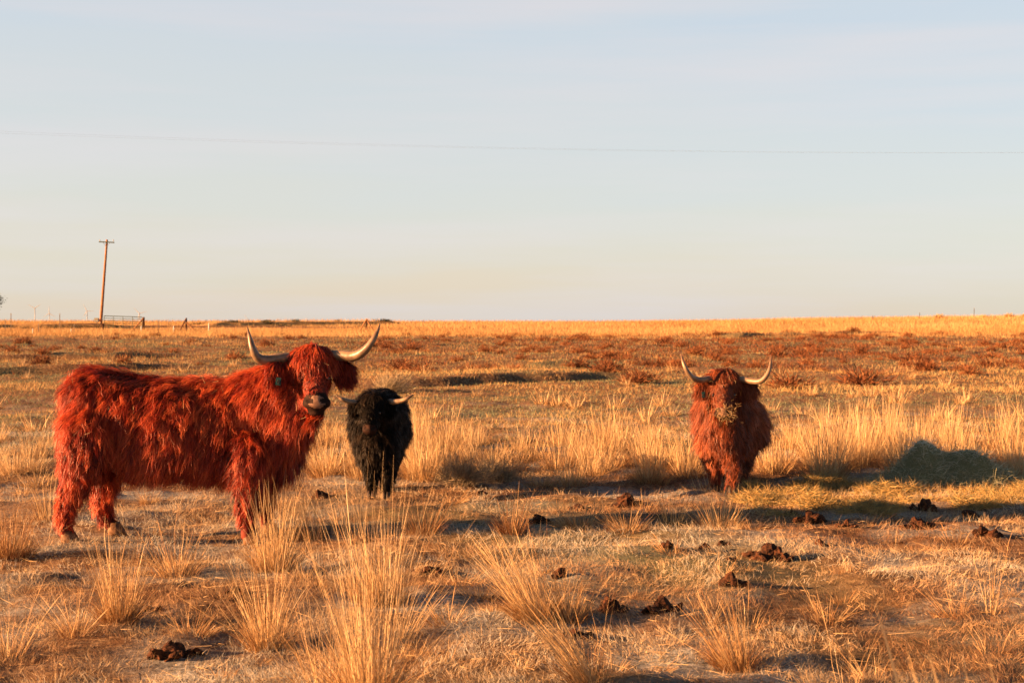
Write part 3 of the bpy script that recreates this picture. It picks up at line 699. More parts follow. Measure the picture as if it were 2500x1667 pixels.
def locks(P, Nn, L, flow, rg, per=12, S=6, lift=.45, grav=.5, curl=.35, freq=1.3, rad=.016, clump=.75, wid=.0032, tone=.5, tvar=.18, tilt=.6):
    """locks of hair: each lock a wavy path, its strands drawn together towards the tip"""
    n = len(P); tan = flow - (flow * Nn).sum(-1, keepdims=True) * Nn; tan = nrm(tan)
    D = nrm(tan + lift * Nn); sidev = nrm(np.cross(tan, Nn)); path = [P.copy()]; dirs = []
    ph = rg.random(n) * 6.28; fr = freq * (.6 + .8 * rg.random(n)); amp = curl * (.3 + 1.2 * rg.random(n))
    cur = P.copy(); d = D
    for k in range(S):
        t = (k + .5) / S
        wv = np.sin(ph + fr * t * 6.28)[:, None] * sidev * amp[:, None] + np.cos(ph * 1.7 + fr * t * 6.28)[:, None] * Nn * amp[:, None] * .45
        d = nrm(d * .8 + np.array([0, 0, -grav]) * t * .6 + .06 * Nn)
        dd = nrm(d + wv); cur = cur + dd * (L / S)[:, None]; path.append(cur.copy()); dirs.append(dd)
    path = np.stack(path, 1); dirs.append(dirs[-1]); dirs = np.stack(dirs, 1)      # n,S+1,3
    M = per; tt = np.linspace(0, 1, S + 1)
    off = rg.normal(0, 1, (n, M, 3)); off = off - (off * Nn[:, None]).sum(-1, keepdims=True) * Nn[:, None] * .75
    off *= rad
    ind = rg.normal(0, .010, (n, M, 3)) * (L[:, None, None] / .1)
    PP = path[:, None] + off[:, :, None] * (1 - clump * tt[None, None, :, None]) + ind[:, :, None] * (tt ** 1.5)[None, None, :, None]
    ls = .72 + .4 * rg.random((n, M)); r0 = PP[:, :, :1]; PP = r0 + (PP - r0) * ls[..., None, None]
    DD = np.repeat(dirs[:, None], M, 1)
    nn_ = np.repeat(Nn[:, None], M, 1); ang = rg.normal(0, tilt, (n, M))
    sv = nrm(np.cross(DD, nn_[:, :, None])); bn = nrm(np.cross(sv, DD))
    side = sv * np.cos(ang)[..., None, None] + bn * np.sin(ang)[..., None, None]
    Wm = wid * (1 - .8 * tt ** 2)[None] * (.7 + .6 * rg.random((n * M, 1)))
    tint = np.clip(np.repeat(rg.normal(tone, tvar, n), M) + rg.normal(0, .07, n * M), 0, 1)
    return ribbons(PP.reshape(-1, S + 1, 3), Wm, side.reshape(-1, S + 1, 3), tint)

def horn(pts, rads, parent, off, tipdark=.86):
    S = spline([(*p, r) for p, r in zip(pts, rads)], 44)
    for j in range(len(S)): S[j, 3] = max(S[j, 3], .0025) * (1 + .015 * math.sin(j * 2.3))
    bm = tube(S[:, :3], S[:, 3], 18)
    o = bm_obj('horn', bm, [m_horn, m_horntip], parent, off)
    me = o.data
    nr = 44
    for p_ in me.polygons:
        z = min(p_.vertices) // 18
        if z > nr * tipdark: p_.material_index = 1
    return o

def eye(p, parent, off, r=.017):
    bm = bmesh.new(); bmesh.ops.create_uvsphere(bm, u_segments=16, v_segments=10, radius=r, matrix=Matrix.Translation(p))
    for f in bm.faces: f.smooth = True
    return bm_obj('eye', bm, m_eye, parent, off)
m_eye = mat_noise('dark_eye', (.006, .004, .003), (.012, .008, .006), 5, .08, 0, .8)

m_hoofdark = mat_noise('dark_hoof_horn', (.012, .007, .004), (.04, .02, .01), 40, .6, .2)
def hoof(p, fwd, parent, off, s=1.0, mat=None):
    bm = bmesh.new(); f = Vector(fwd).normalized(); sd = Vector((-f.y, f.x, 0))
    for sgn in (-1, 1):        # two claws
        for k in range(1):
            rings = []
            for (z, r, sh) in [(.0, .047, .022), (.03, .044, .014), (.06, .038, .004), (.085, .030, -.004)]:
                c = Vector(p) + sd * sgn * .019 * s + f * sh * s + Vector((0, 0, z * s))
                rings.append([bm.verts.new(c + f * math.cos(a) * r * 1.25 * s + sd * math.sin(a) * r * .62 * s) for a in [2 * math.pi * q / 14 for q in range(14)]])
            for i in range(3):
                for q in range(14): bm.faces.new((rings[i][q], rings[i][(q + 1) % 14], rings[i + 1][(q + 1) % 14], rings[i + 1][q]))
            bm.faces.new(rings[0][::-1]); bm.faces.new(rings[-1])
    for fc in bm.faces: fc.smooth = True
    return bm_obj('hoof', bm, mat or m_hoof, parent, off)

def ear(base, tip, parent, off, skin, furm, rg, nlk=260, L=.11, tone=.5, hair_down=1.0, width=.055, wd=.0032):
    base = Vector(base); tip = Vector(tip); ax = tip - base; S = []
    for j in range(9):
        t = j / 8; S.append((*(base + ax * t), (.5 + 2.2 * t - 2.5 * t * t) * width * 1.0 + .004))
    bm = bmesh.new()
    d = ax.normalized(); vert = Vector((0, 0, 1)); vert = (vert - d * vert.dot(d)).normalized(); nor = d.cross(vert)
    rings = []
    for (x, y, z, r) in S:
        c = Vector((x, y, z)); rings.append([bm.verts.new(c + vert * math.cos(a) * r + nor * (math.sin(a) * r * .28 + .012 * math.cos(a) ** 2)) for a in [2 * math.pi * q / 14 for q in range(14)]])
    for i in range(8):
        for q in range(14): bm.faces.new((rings[i][q], rings[i][(q + 1) % 14], rings[i + 1][(q + 1) % 14], rings[i + 1][q]))
    bm.faces.new(rings[0][::-1]); bm.faces.new(rings[-1])
    bmesh.ops.recalc_face_normals(bm, faces=bm.faces)
    for fc in bm.faces: fc.smooth = True
    e = bm_obj('ear', bm, skin, parent, off)
    P, Nn = sample(e.data, nlk, rg)
    fl = np.array([d.x * .7, d.y * .7, -hair_down])[None] + rg.normal(0, .2, (len(P), 3))
    Ls = L * (.6 + .6 * rg.random(len(P)))
    V, Q, T = locks(P, Nn, Ls, fl, rg, 10, 5, .3, .8, .18, 1.0, .012, .6, wd, tone, .15)
    link('ear_hair', np_mesh('ear_hair', V, Q, T, furm), e)
    return e

def in_ell(P, c, r): return (((P - np.array(c)) / np.array(r)) ** 2).sum(-1) < 1

def muzzle_paint(me, nose_c, nose_r, dark_c, dark_r, nostrils):
    co = np.empty(len(me.vertices) * 3, np.float32); me.vertices.foreach_get('co', co); co = co.reshape(-1, 3).astype(float)
    for (c, r, dep) in nostrils:
        d = np.linalg.norm((co - np.array(c)) / np.array(r), axis=1); k = np.clip(1 - d, 0, 1)
        co[:, 1] += dep * k ** .7
    me.vertices.foreach_set('co', co.astype(np.float32).ravel())
    pc = np.array([p.center[:] for p in me.polygons]); mi = np.zeros(len(pc), np.int32)
    mi[in_ell(pc, dark_c, dark_r)] = 2
    mi[in_ell(pc, nose_c, nose_r)] = 1
    for (c, r, dep) in nostrils: mi[in_ell(pc, (c[0], c[1] + dep * .3, c[2]), (r[0] * .95, r[1] * 2, r[2] * .95))] = 2
    me.polygons.foreach_set('material_index', mi); me.polygons.foreach_set('use_smooth', np.ones(len(pc), bool)); me.update()

def build_cow(cfg):
    """cfg points are world points; the body is one continuous surface, hair is laid over it in locks"""
    root = empty('highland_cow', cfg['loc']); off = root.location.copy(); tag(root, cfg['label'], 'cow', 'highland cattle')
    rg = rng_(cfg['seed'])
    me = grow_body(cfg['prims'], cfg.get('voxel', .016), cfg.get('smooth', 9))
    me.materials.clear(); me.materials.append(cfg['skin']); me.materials.append(m_nosemid if cfg.get('nosemat') else m_nose); me.materials.append(m_nosedark)
    muzzle_paint(me, *cfg['muz'])
    co = np.empty(len(me.vertices) * 3, np.float32); me.vertices.foreach_get('co', co)
    me.vertices.foreach_set('co', (co.reshape(-1, 3) - np.array(off)[None]).astype(np.float32).ravel()); me.update()
    body = link('body', me, root)
    o3 = np.array(off)
    # coat
    P, Nn = sample(me, cfg['nlk'], rg); Pw = P + o3
    L, lift, flow, skip = cfg['hair'](Pw, Nn, rg)
    for e in cfg['eyes']: skip = skip | in_ell(Pw, e, (.030, .06, .024))
    k = ~skip; P, Nn, L, lift, flow = P[k], Nn[k], L[k], lift[k], flow[k]
    tn = cfg['tone'] + fbm(Pw[k][:, 0] * 1.0, Pw[k][:, 2] * 1.0, .22, 2, cfg['seed']) * .5
    Sg = cfg.get('S', 6); rad = cfg['rad']; parts = []
    for (frac, per, lm, cu, rd, wd, dt, lf) in ((1.0, cfg['per'], .85, .7, 1.0, .85, -.06, 1.0), (.30, cfg['per'] + 4, 1.2, 1.1, 1.2, .75, .14, 1.0)):
        m = rg.random(len(P)) < frac; Pm = P[m]; n_ = len(Pm)
        if frac < 1: m = m & (L > .042); Pm = P[m]; n_ = len(Pm)
        if frac < 1: Pm = Pm + Nn[m] * .012
        V, Q, T = locks(Pm, Nn[m], L[m] * lm, flow[m], rg, per, Sg, (lift[m] * lf)[:, None], .55, cfg['curl'] * cu, 1.2, rad * rd, .8, cfg['wid'] * wd, 0, .13)
        T = np.repeat(tn[m] + dt + rg.normal(0, .17, n_), per * (Sg + 1) * 2) + np.repeat(rg.normal(0, .07, n_ * per), (Sg + 1) * 2)
        parts.append((V, Q, np.clip(T, 0, 1)))
    V, Q, T = merge(parts)
    link('coat', np_mesh('coat', V, Q, T, cfg['fur']), root)
    # forelock
    fl = cfg['forelock']
    n = fl['n']; c = np.array(fl['c']); r = np.array(fl['r'])
    dv = nrm(rg.normal(0, 1, (n, 3)) * [1, .9, 1]); dv[:, 1] = -np.abs(dv[:, 1]) * .9 + .25 * rg.random(n); dv[:, 2] = np.abs(dv[:, 2]); dv = nrm(dv)
    P = c + dv * r - o3; flow = np.array([0, -.35, -.9])[None] + np.stack([(dv[:, 0]) * .55 + rg.normal(0, .2, n), np.zeros(n), np.zeros(n)], -1)
    V, Q, T = locks(P, dv, fl['L'] * (.6 + .55 * rg.random(n)), flow, rg, 12, 7, .3, .9, .34, 1.5, .012, .8, cfg['wid'], cfg['tone'] + .08, .16)
    link('forelock', np_mesh('forelock', V, Q, T, cfg['fur']), root)
    for h in cfg['horns']: horn(h[0], h[1], root, off)
    for e in cfg['eyes']: eye(e, root, off)
    for (p, f, s) in cfg['hooves']: hoof(p, f, root, off, s, cfg.get('hoofmat'))
    for (b, t, L_, tn_) in cfg['ears']: ear(b, t, root, off, cfg['skin'], cfg['fur'], rg, cfg.get('earlk', 260), L_, tn_, wd=cfg['wid'])
    return root, off, rg

def ear_tag(c, w_, h_, root, off, tiltz=.1):
    """plastic ear tag with a printed numeral"""
    bm = bmesh.new(); bmesh.ops.create_cube(bm, size=1, matrix=Matrix.Translation(c) @ Matrix.Rotation(tiltz, 4, 'Y') @ Matrix.Diagonal((w_, .004, h_, 1)))
    bmesh.ops.bevel(bm, geom=bm.edges[:], offset=.0015, segments=2, affect='EDGES')
    t = bm_obj('ear_tag', bm, m_tagm, root, off)
    pts = [(c[0] + math.cos(a) * w_ * .19, c[1] - .003, c[2] - h_ * .06 + math.sin(a) * h_ * .25) for a in [2 * math.pi * q / 24 for q in range(25)]]
    bm_obj('numeral', tube(pts, [w_ * .06] * 25, 6), m_ink, t, off)
    return t

# ---- near red cow
def c1(cx, cy, d): return frame(100 + cx / 2.7506, 780 + cy / 2.7506, d)
def D1(cx): return 9.98 + .24 * (cx - 170) / 1600
def e1(cx, cy, r, dd=0): return ('e', c1(cx, cy, D1(cx) + dd), r)
def leg1(pts, dd):
    P = []; rr = []
    for (cx, cy, r, *ex) in pts: P.append(c1(cx, cy, D1(cx) + dd)); rr.append(r)
    q = P[-1]; q.z = Hs(q.x, q.y) + .06
    return ('c', P, rr)
legs1 = [leg1([(330, 760, .19), (290, 930, .145), (235, 1080, .085), (185, 1210, .060), (165, 1340, .046), (165, 1440, .045)], -.15),
         leg1([(400, 820, .17), (440, 980, .12), (425, 1120, .075), (415, 1240, .052), (450, 1360, .044), (478, 1430, .045)], .14),
         leg1([(1400, 860, .125), (1385, 1030, .095), (1372, 1150, .065), (1372, 1240, .055), (1382, 1330, .047), (1385, 1420, .048)], -.22),
         leg1([(1500, 880, .15), (1500, 1040, .09), (1500, 1160, .062), (1505, 1250, .052), (1510, 1330, .042), (1512, 1400, .045)], .14)]
prims1 = [e1(375, 490, (.185, .22, .15)), e1(360, 640, (.175, .25, .25)), e1(560, 640, (.25, .28, .26)), e1(800, 722, (.47, .31, .325)), e1(1180, 735, (.34, .28, .33)), ('c', [c1(430, 470, 10.0), c1(650, 505, 10.04), c1(900, 530, 10.08), c1(1050, 528, 10.09), c1(1200, 528, 10.1), c1(1420, 505, 10.12)], [.125, .12, .12, .125, .12, .12]),
          e1(1390, 660, (.22, .25, .29)), e1(1560, 840, (.19, .18, .23)), e1(1430, 500, (.16, .12, .13)),
          ('c', [c1(1430, 600, 10.15), c1(1580, 520, 10.10), c1(1730, 430, 10.03), c1(1815, 360, 9.98)], [.25, .215, .175, .13]),
          ('c', [c1(1560, 760, 10.12), c1(1700, 640, 10.02), c1(1790, 560, 9.93)], [.20, .145, .09])] + legs1
hd = 9.90
prims1 += [e1(1828, 290, (.145, .125, .12), hd - D1(1828)), e1(1830, 400, (.125, .13, .14), hd - D1(1830)),
           ('c', [c1(1833, 380, 9.84), c1(1842, 470, 9.78), c1(1850, 545, 9.73)], [.098, .082, .074]),
           e1(1852, 560, (.104, .07, .052), 9.72 - D1(1850)), e1(1849, 628, (.062, .055, .026), 9.74 - D1(1850)), ('c', [c1(1825, 490, 9.88), c1(1840, 600, 9.80)], [.098, .050])]
MZ1 = c1(1852, 572, 9.66)
def hair1(P, Nn, rg):
    n = len(P); x, y, z = P.T
    hx = (x - c1(1830, 400, 9.9).x); head = (in_ell(P, c1(1830, 400, 9.86), (.20, .21, .30)))
    px_ = 1250 + x / y * FPX
    L = .102 + .03 * rg.random(n)
    low = ss(.52, .38, z) ; L = L * (1 - low) + .065 * low; L = np.where(z < .16, .045, L)
    belly = (Nn[:, 2] < -.25) & (z > .38); L = np.where(belly, .135, L)
    thigh = (x < c1(560, 0, 10).x) & (z < .85); L = np.where(thigh & (z > .42), .085, L)
    chest = (x > c1(1480, 0, 10.1).x) & (z > .45); L = np.where(chest, .14, L)
    L = np.where(head, .024, L)
    lift = np.full(n, .36); lift[head] = .2; lift[z < .4] = .45
    flow = np.stack([np.full(n, -.32), np.zeros(n), np.full(n, -1.0)], -1) + rg.normal(0, .16, (n, 3))
    sw = fbm(x, z, .28, 2, 7); flow[:, 0] += sw * np.where(Nn[:, 2] > .35, .4, 1.3)
    flow[head] = np.array([0, -.1, -1]) + rg.normal(0, .15, (head.sum(), 3)) + np.stack([hx[head] * 2.5, 0 * hx[head], 0 * hx[head]], -1)
    top = Nn[:, 2] > .75; flow[top & ~head, 0] -= .7
    flow[top & ~head, 1] += np.where(y[top & ~head] < D1(900), -.5, .5)
    skip = in_ell(P, MZ1, (.124, .14, .086)) | (z < .09)
    return L * (.7 + .5 * rg.random(n)), lift, flow, skip
hx1 = 9.84
h1l = [c1(1700, 258, 9.9), c1(1600, 262, 9.84), c1(1520, 275, 9.80), c1(1455, 255, 9.76), c1(1422, 195, 9.74), c1(1402, 120, 9.76), c1(1386, 50, 9.80)]
h1r = [c1(1930, 240, 9.9), c1(2020, 242, 9.84), c1(2100, 246, 9.80), c1(2165, 215, 9.76), c1(2218, 155, 9.74), c1(2255, 90, 9.76), c1(2277, 28, 9.80)]
hr = [.036, .036, .035, .031, .023, .014, .003]
root1, off1, rg1 = build_cow(dict(loc=(c1(800, 0, 10.1).x, 10.1, Hs(c1(800, 0, 10.1).x, 10.1)), seed=11,
    label='large shaggy red highland cow standing side on, turning its horned head to the camera',
    prims=prims1, skin=m_skinred, fur=m_furred, tone=.55, nlk=10500, per=11, S=6, curl=.44, rad=.014, wid=.0040, hair=hair1, voxel=.014,
    muz=((MZ1.x, MZ1.y, MZ1.z + .018), (.060, .06, .046), (MZ1.x, MZ1.y + .03, MZ1.z - .010), (.125, .10, .095),
         [((MZ1.x - .050, MZ1.y + .02, MZ1.z + .026), (.030, .06, .020), .018), ((MZ1.x + .050, MZ1.y + .02, MZ1.z + .026), (.030, .06, .020), .018)]),
    forelock=dict(n=380, c=c1(1826, 288, 9.90), r=(.145, .125, .115), L=.13),
    horns=[(h1l, hr), (h1r, hr)], eyes=[c1(1735, 395, 9.80), c1(1928, 395, 9.80)],
    hooves=[((L_[1][-1].x + .015, L_[1][-1].y, L_[1][-1].z - .06), (1, .1, 0), 1.05) for L_ in legs1],
    ears=[(c1(1665, 325, 9.86), c1(1525, 362, 9.74), .11, .5), (c1(1975, 325, 9.94), c1(2085, 345, 9.92), .12, .4)], earlk=260))
ear_tag(c1(1594, 415, 9.64), .036, .052, root1, off1)
# extra long cheek and throat hair, tail, udder
def strandpatch(name, pts, L, flow, n, rg, mat, tone, root, off, wid=.004, rad=.02, curl=.3, S=6, per=12, spread=.03, nn=(0, -1, 0)):
    Sp = spline(pts, 60); idx = rg.integers(0, 60, n); P = Sp[idx] + rg.normal(0, spread, (n, 3)) - np.array(off)
    Nn = nrm(np.array(nn)[None] + rg.normal(0, .35, (n, 3)))
    V, Q, T = locks(P, Nn, L * (.6 + .6 * rg.random(n)), np.array(flow)[None] + rg.normal(0, .15, (n, 3)), rg, per, S, .15, .6, curl, 1.3, rad, .75, wid, tone, .14)
    return link(name, np_mesh(name, V, Q, T, mat), root)
tl = [c1(262, 395, 10.0), c1(205, 450, 10.0), c1(188, 560, 10.0), c1(190, 700, 10.0), c1(200, 860, 10.0), c1(205, 960, 10.0)]
tb = bm_obj('tail', tube(spline(tl, 24), list(np.linspace(.035, .016, 24)), 10), m_skinred, root1, off1)
strandpatch('tail_hair', tl, .13, (0, -.1, -1), 420, rg1, m_furred, .62, tb, off1, spread=.02, nn=(-.6, -.7, 0))
ub = bmesh.new()
bmesh.ops.create_icosphere(ub, subdivisions=3, radius=1, matrix=Matrix.Translation(c1(560, 985, 10.06)) @ Matrix.Diagonal((.10, .10, .065, 1)))
for f in ub.faces: f.smooth = True
udd = bm_obj('udder', ub, m_teat, root1, off1)
for (cx, dd) in [(545, -.05), (600, -.05), (555, .05), (610, .05)]:
    bm_obj('teat', tube([c1(cx, 1020, 10.06 + dd), c1(cx + 2, 1055, 10.06 + dd), c1(cx + 4, 1085, 10.06 + dd)], [.017, .014, .008], 10), m_teat, udd, off1)

# ---- far red cow facing the camera
def c2(cx, cy, d): return frame(1620 + cx / 4.022, 840 + cy / 4.022, d)
def e2(cx, cy, d, r): return ('e', c2(cx, cy, d), r)
def legw(cf, pts):
    P = [cf(a, b, d) for (a, b, d, r) in pts]; P[-1].z = Hs(P[-1].x, P[-1].y) + .055
    return ('c', P, [q[3] for q in pts])
legs2 = [legw(c2, [(480, 980, 12.80, .12), (485, 1130, 12.78, .085), (500, 1240, 12.75, .058), (512, 1340, 12.75, .045), (520, 1410, 12.75, .045)]),
         legw(c2, [(660, 980, 12.75, .12), (672, 1130, 12.68, .082), (678, 1240, 12.62, .060), (672, 1340, 12.62, .045), (668, 1420, 12.62, .045)]),
         legw(c2, [(780, 1000, 13.7, .13), (790, 1130, 13.65, .08), (775, 1250, 13.5, .052), (768, 1350, 13.4, .045)]),
         legw(c2, [(600, 1000, 13.8, .13), (590, 1130, 13.8, .08), (585, 1250, 13.75, .052), (590, 1320, 13.7, .045)])]
prims2 = [e2(590, 815, 12.82, (.22, .21, .25)), e2(600, 690, 12.95, (.25, .26, .25)), e2(670, 815, 13.35, (.31, .46, .29)), e2(715, 790, 13.85, (.26, .22, .27)),
          ('c', [c2(610, 640, 12.85), c2(600, 520, 12.60), c2(592, 430, 12.42)], [.24, .19, .14]),
          ('c', [c2(590, 700, 12.55), c2(590, 860, 12.60), c2(590, 930, 12.70)], [.12, .14, .11]),
          e2(590, 385, 12.32, (.13, .12, .11)), e2(590, 500, 12.28, (.112, .12, .13)),
          ('c', [c2(590, 460, 12.22), c2(590, 570, 12.15), c2(588, 655, 12.10)], [.088, .075, .066]), e2(588, 688, 12.10, (.082, .065, .055)),
          ('c', [c2(590, 580, 12.25), c2(588, 720, 12.14)], [.09, .05])] + legs2
MZ2 = c2(588, 680, 12.04)
def hair2(P, Nn, rg):
    n = len(P); x, y, z = P.T
    head = in_ell(P, c2(590, 510, 12.24), (.17, .19, .27))
    L = .10 + .03 * rg.random(n); low = ss(.50, .36, z); L = L * (1 - low) + .05 * low; L = np.where(z < .15, .045, L)
    L = np.where(head, .024, L)
    lift = np.full(n, .34); lift[head] = .2
    flow = np.stack([(x - c2(620, 0, 13).x) * .5, np.full(n, .35), np.full(n, -1.0)], -1) + rg.normal(0, .13, (n, 3)); flow[:, 0] += fbm(y, z, .25, 2, 9) * 1.2
    flow[head, 1] = -.1
    skip = in_ell(P, MZ2, (.10, .09, .07)) | (z < .06)
    return L * (.7 + .5 * rg.random(n)), lift, flow, skip
h2l = [c2(500, 335, 12.3), c2(430, 342, 12.25), c2(350, 352, 12.2), c2(280, 325, 12.15), c2(225, 255, 12.13), c2(190, 170, 12.15), c2(170, 90, 12.2)]
h2r = [c2(680, 340, 12.3), c2(790, 350, 12.25), c2(880, 365, 12.2), c2(960, 360, 12.15), c2(1020, 295, 12.13), c2(1050, 200, 12.15), c2(1050, 105, 12.2)]
hr2 = [.027, .027, .026, .023, .019, .013, .003]
root2, off2, rg2 = build_cow(dict(loc=(c2(620, 0, 12.9).x, 12.9, Hs(c2(620, 0, 12.9).x, 12.9)), seed=22, hoofmat=m_hoofdark,
    label='reddish brown highland cow facing the camera with hay all over its face', prims=prims2, skin=m_skinbrown, fur=m_furbrown, tone=.5,
    nlk=7600, per=9, S=6, curl=.20, rad=.015, wid=.0042, hair=hair2,
    muz=((MZ2.x, MZ2.y, MZ2.z + .012), (.044, .055, .036), (MZ2.x, MZ2.y + .03, MZ2.z - .012), (.09, .08, .065),
         [((MZ2.x - .038, MZ2.y + .02, MZ2.z + .022), (.022, .045, .018), .028), ((MZ2.x + .038, MZ2.y + .02, MZ2.z + .022), (.022, .045, .018), .028)]),
    forelock=dict(n=280, c=c2(590, 370, 12.32), r=(.115, .12, .105), L=.11),
    horns=[(h2l, hr2), (h2r, hr2)], eyes=[c2(490, 500, 12.20), c2(690, 500, 12.20)],
    hooves=[((L_[1][-1].x, L_[1][-1].y - .015, L_[1][-1].z - .055), (0, -1, 0), .95) for L_ in legs2],
    ears=[(c2(480, 400, 12.32), c2(345, 405, 12.30), .10, .5), (c2(710, 400, 12.32), c2(880, 410, 12.30), .12, .45)]))
ear_tag(c2(392, 497, 12.22), .030, .050, root2, off2, -.08)
strandpatch('dewlap_hair', [c2(590, 760, 12.45), c2(590, 900, 12.45), c2(600, 960, 12.55)], .11, (0, -.05, -1), 260, rg2, m_furbrown, .45, root2, off2, spread=.05)

# ---- black cow
def c3(cx, cy, d): return frame(780 + cx / 4.9, 920 + cy / 4.9, d)
def e3(cx, cy, d, r): return ('e', c3(cx, cy, d), r)
legs3 = [legw(c3, [(600, 950, 12.45, .10), (610, 1110, 12.42, .068), (618, 1240, 12.40, .048), (622, 1340, 12.40, .042), (622, 1420, 12.38, .042)]),
         legw(c3, [(785, 950, 12.45, .10), (792, 1110, 12.42, .068), (800, 1240, 12.40, .048), (800, 1340, 12.40, .042), (800, 1420, 12.38, .042)]),
         legw(c3, [(690, 950, 13.2, .11), (700, 1110, 13.2, .07), (705, 1240, 13.15, .046), (708, 1330, 13.1, .042)]),
         legw(c3, [(850, 930, 13.2, .11), (850, 1110, 13.2, .065), (850, 1240, 13.15, .046), (850, 1330, 13.1, .042)])]
prims3 = [e3(690, 780, 12.5, (.19, .2, .21)), e3(660, 600, 12.6, (.215, .24, .22)), e3(740, 640, 12.95, (.245, .40, .25)), e3(770, 600, 13.3, (.22, .18, .22)),
          ('c', [c3(740, 420, 12.6), c3(690, 380, 12.4), c3(655, 340, 12.2)], [.19, .155, .12]), e3(815, 300, 12.6, (.085, .10, .075)), e3(900, 400, 12.8, (.1, .2, .1)),
          e3(645, 330, 12.12, (.118, .11, .095)), e3(625, 440, 12.07, (.098, .105, .11)),
          ('c', [c3(620, 420, 12.02), c3(608, 520, 11.95), c3(600, 600, 11.90)], [.078, .064, .056]), e3(600, 632, 11.90, (.068, .055, .046)),
          ('c', [c3(620, 530, 12.03), c3(602, 660, 11.93)], [.078, .042])] + legs3
MZ3 = c3(598, 630, 11.85)
def hair3(P, Nn, rg):
    n = len(P); x, y, z = P.T; head = in_ell(P, c3(620, 450, 12.0), (.16, .18, .24))
    L = .06 + .02 * rg.random(n); L = np.where(z < .3, .035, L); L = np.where(head, .03, L)
    flow = np.stack([np.zeros(n), np.full(n, .3), np.full(n, -1.0)], -1) + rg.normal(0, .2, (n, 3)); flow[head, 1] = -.1
    skip = in_ell(P, MZ3, (.075, .07, .055)) | (z < .055)
    return L * (.7 + .5 * rg.random(n)), np.full(n, .35), flow, skip
h3l = [c3(540, 300, 12.15), c3(455, 305, 12.1), c3(390, 302, 12.07), c3(330, 288, 12.05), c3(265, 262, 12.03), c3(203, 222, 12.03)]
h3r = [c3(740, 300, 12.15), c3(835, 298, 12.1), c3(905, 298, 12.07), c3(975, 286, 12.05), c3(1045, 260, 12.03), c3(1120, 213, 12.03)]
hr3 = [.024, .024, .023, .021, .016, .007]
root3, off3, rg3 = build_cow(dict(loc=(c3(690, 0, 12.6).x, 12.6, Hs(c3(690, 0, 12.6).x, 12.6)), seed=33,
    label='small black highland cow with short curved horns facing the camera', prims=prims3, skin=m_skinblack, fur=m_furblack, tone=.6, nlk=6500, per=9, S=5, hoofmat=m_hoofdark, nosemat=1,
    curl=.3, rad=.013, wid=.0042, hair=hair3,
    muz=((MZ3.x - .012, MZ3.y, MZ3.z + .004), (.018, .045, .018), (MZ3.x, MZ3.y + .03, MZ3.z - .01), (.075, .07, .055),
         [((MZ3.x - .03, MZ3.y + .015, MZ3.z + .018), (.018, .04, .015), .022), ((MZ3.x + .03, MZ3.y + .015, MZ3.z + .018), (.018, .04, .015), .022)]),
    forelock=dict(n=300, c=c3(648, 320, 12.13), r=(.12, .11, .095), L=.10),
    horns=[(h3l, hr3), (h3r, hr3)], eyes=[c3(540, 430, 12.0), c3(712, 430, 12.0)],
    hooves=[((L_[1][-1].x, L_[1][-1].y - .015, L_[1][-1].z - .055), (0, -1, 0), .85) for L_ in legs3],
    ears=[(c3(500, 350, 12.12), c3(375, 360, 12.10), .07, .6), (c3(770, 350, 12.12), c3(890, 365, 12.10), .07, .5)], earlk=160))

# straw caught in the coats and hay on the far red cow's muzzle
def caught(name, spots, n, L, wd, rg, lab, mat, tone=.8):
    P = []; 
    for (c, sp, k) in spots: P.append(np.array(c)[None] + rg.normal(0, 1, (k, 3)) * np.array(sp))
    P = np.concatenate(P); n = len(P)
    up = nrm(np.stack([rg.normal(0, 1, n), rg.normal(-.3, .3, n), rg.normal(-.3, 1, n)], -1))
    V, Q, T = blades(P, up, L * (.4 + .8 * rg.random(n)), np.full(n, wd), rg.normal(0, .5, (n, 3)), 3, rg, np.clip(rg.normal(tone, .15, n), 0, 1), .05)
    tag(link(name, np_mesh(name, V, Q, T, mat)), lab, 'straw', kind='stuff')
rg = rng_(900)
caught('caught_straw', [(c2(590, 640, 12.0), (.055, .02, .045), 110), (c2(588, 690, 12.03), (.05, .02, .03), 90), (c2(570, 420, 12.12), (.08, .02, .08), 30), (c2(590, 750, 12.05), (.05, .02, .02), 26)], 0, .045, .0021, rg, 'bits of hay stuck to the face of the far reddish cow', m_straw, .6)
P, Nn = sample([c for c in root1.children if c.name.startswith('body')][0].data, 900, rg)
k = (Nn[:, 1] < -.35) & (P[:, 2] > .5); P = (P + np.array(off1) + Nn * .075)[k][:34]; n = len(P)
up = nrm(np.stack([rg.normal(0, .5, n), np.zeros(n), rg.normal(.2, 1, n)], -1))
V, Q, T = blades(P, up, .025 + .05 * rg.random(n), np.full(n, .0018), rg.normal(0, .2, (n, 3)), 2, rg, np.full(n, .95))
tag(link('coat_straw', np_mesh('coat_straw', V, Q, T, m_straw)), 'thin straws caught in the coat of the large red cow', 'straw', kind='stuff')

# ---------------------------------------------------------------- fence, gate, pole, wires, turbines, tree
def cyl(bm, a, b, r0, r1=None, seg=10):
    a = Vector(a); b = Vector(b); r1 = r0 if r1 is None else r1; d = (b - a); 
    q = d.to_track_quat('Z', 'Y').to_matrix().to_4x4()
    bmesh.ops.create_cone(bm, cap_ends=True, segments=seg, radius1=r0, radius2=r1, depth=d.length, matrix=Matrix.Translation((a + b) / 2) @ q)
def box(bm, c, s, rot=None):
    m = Matrix.Translation(c) @ (rot.to_4x4() if rot else Matrix()) @ Matrix.Diagonal((*s, 1)); r = bmesh.ops.create_cube(bm, size=1, matrix=m); return r
def X(px, d): return (px - 1250) / FPX * d
def Zp(py, d): return frame(1250, py, d).z

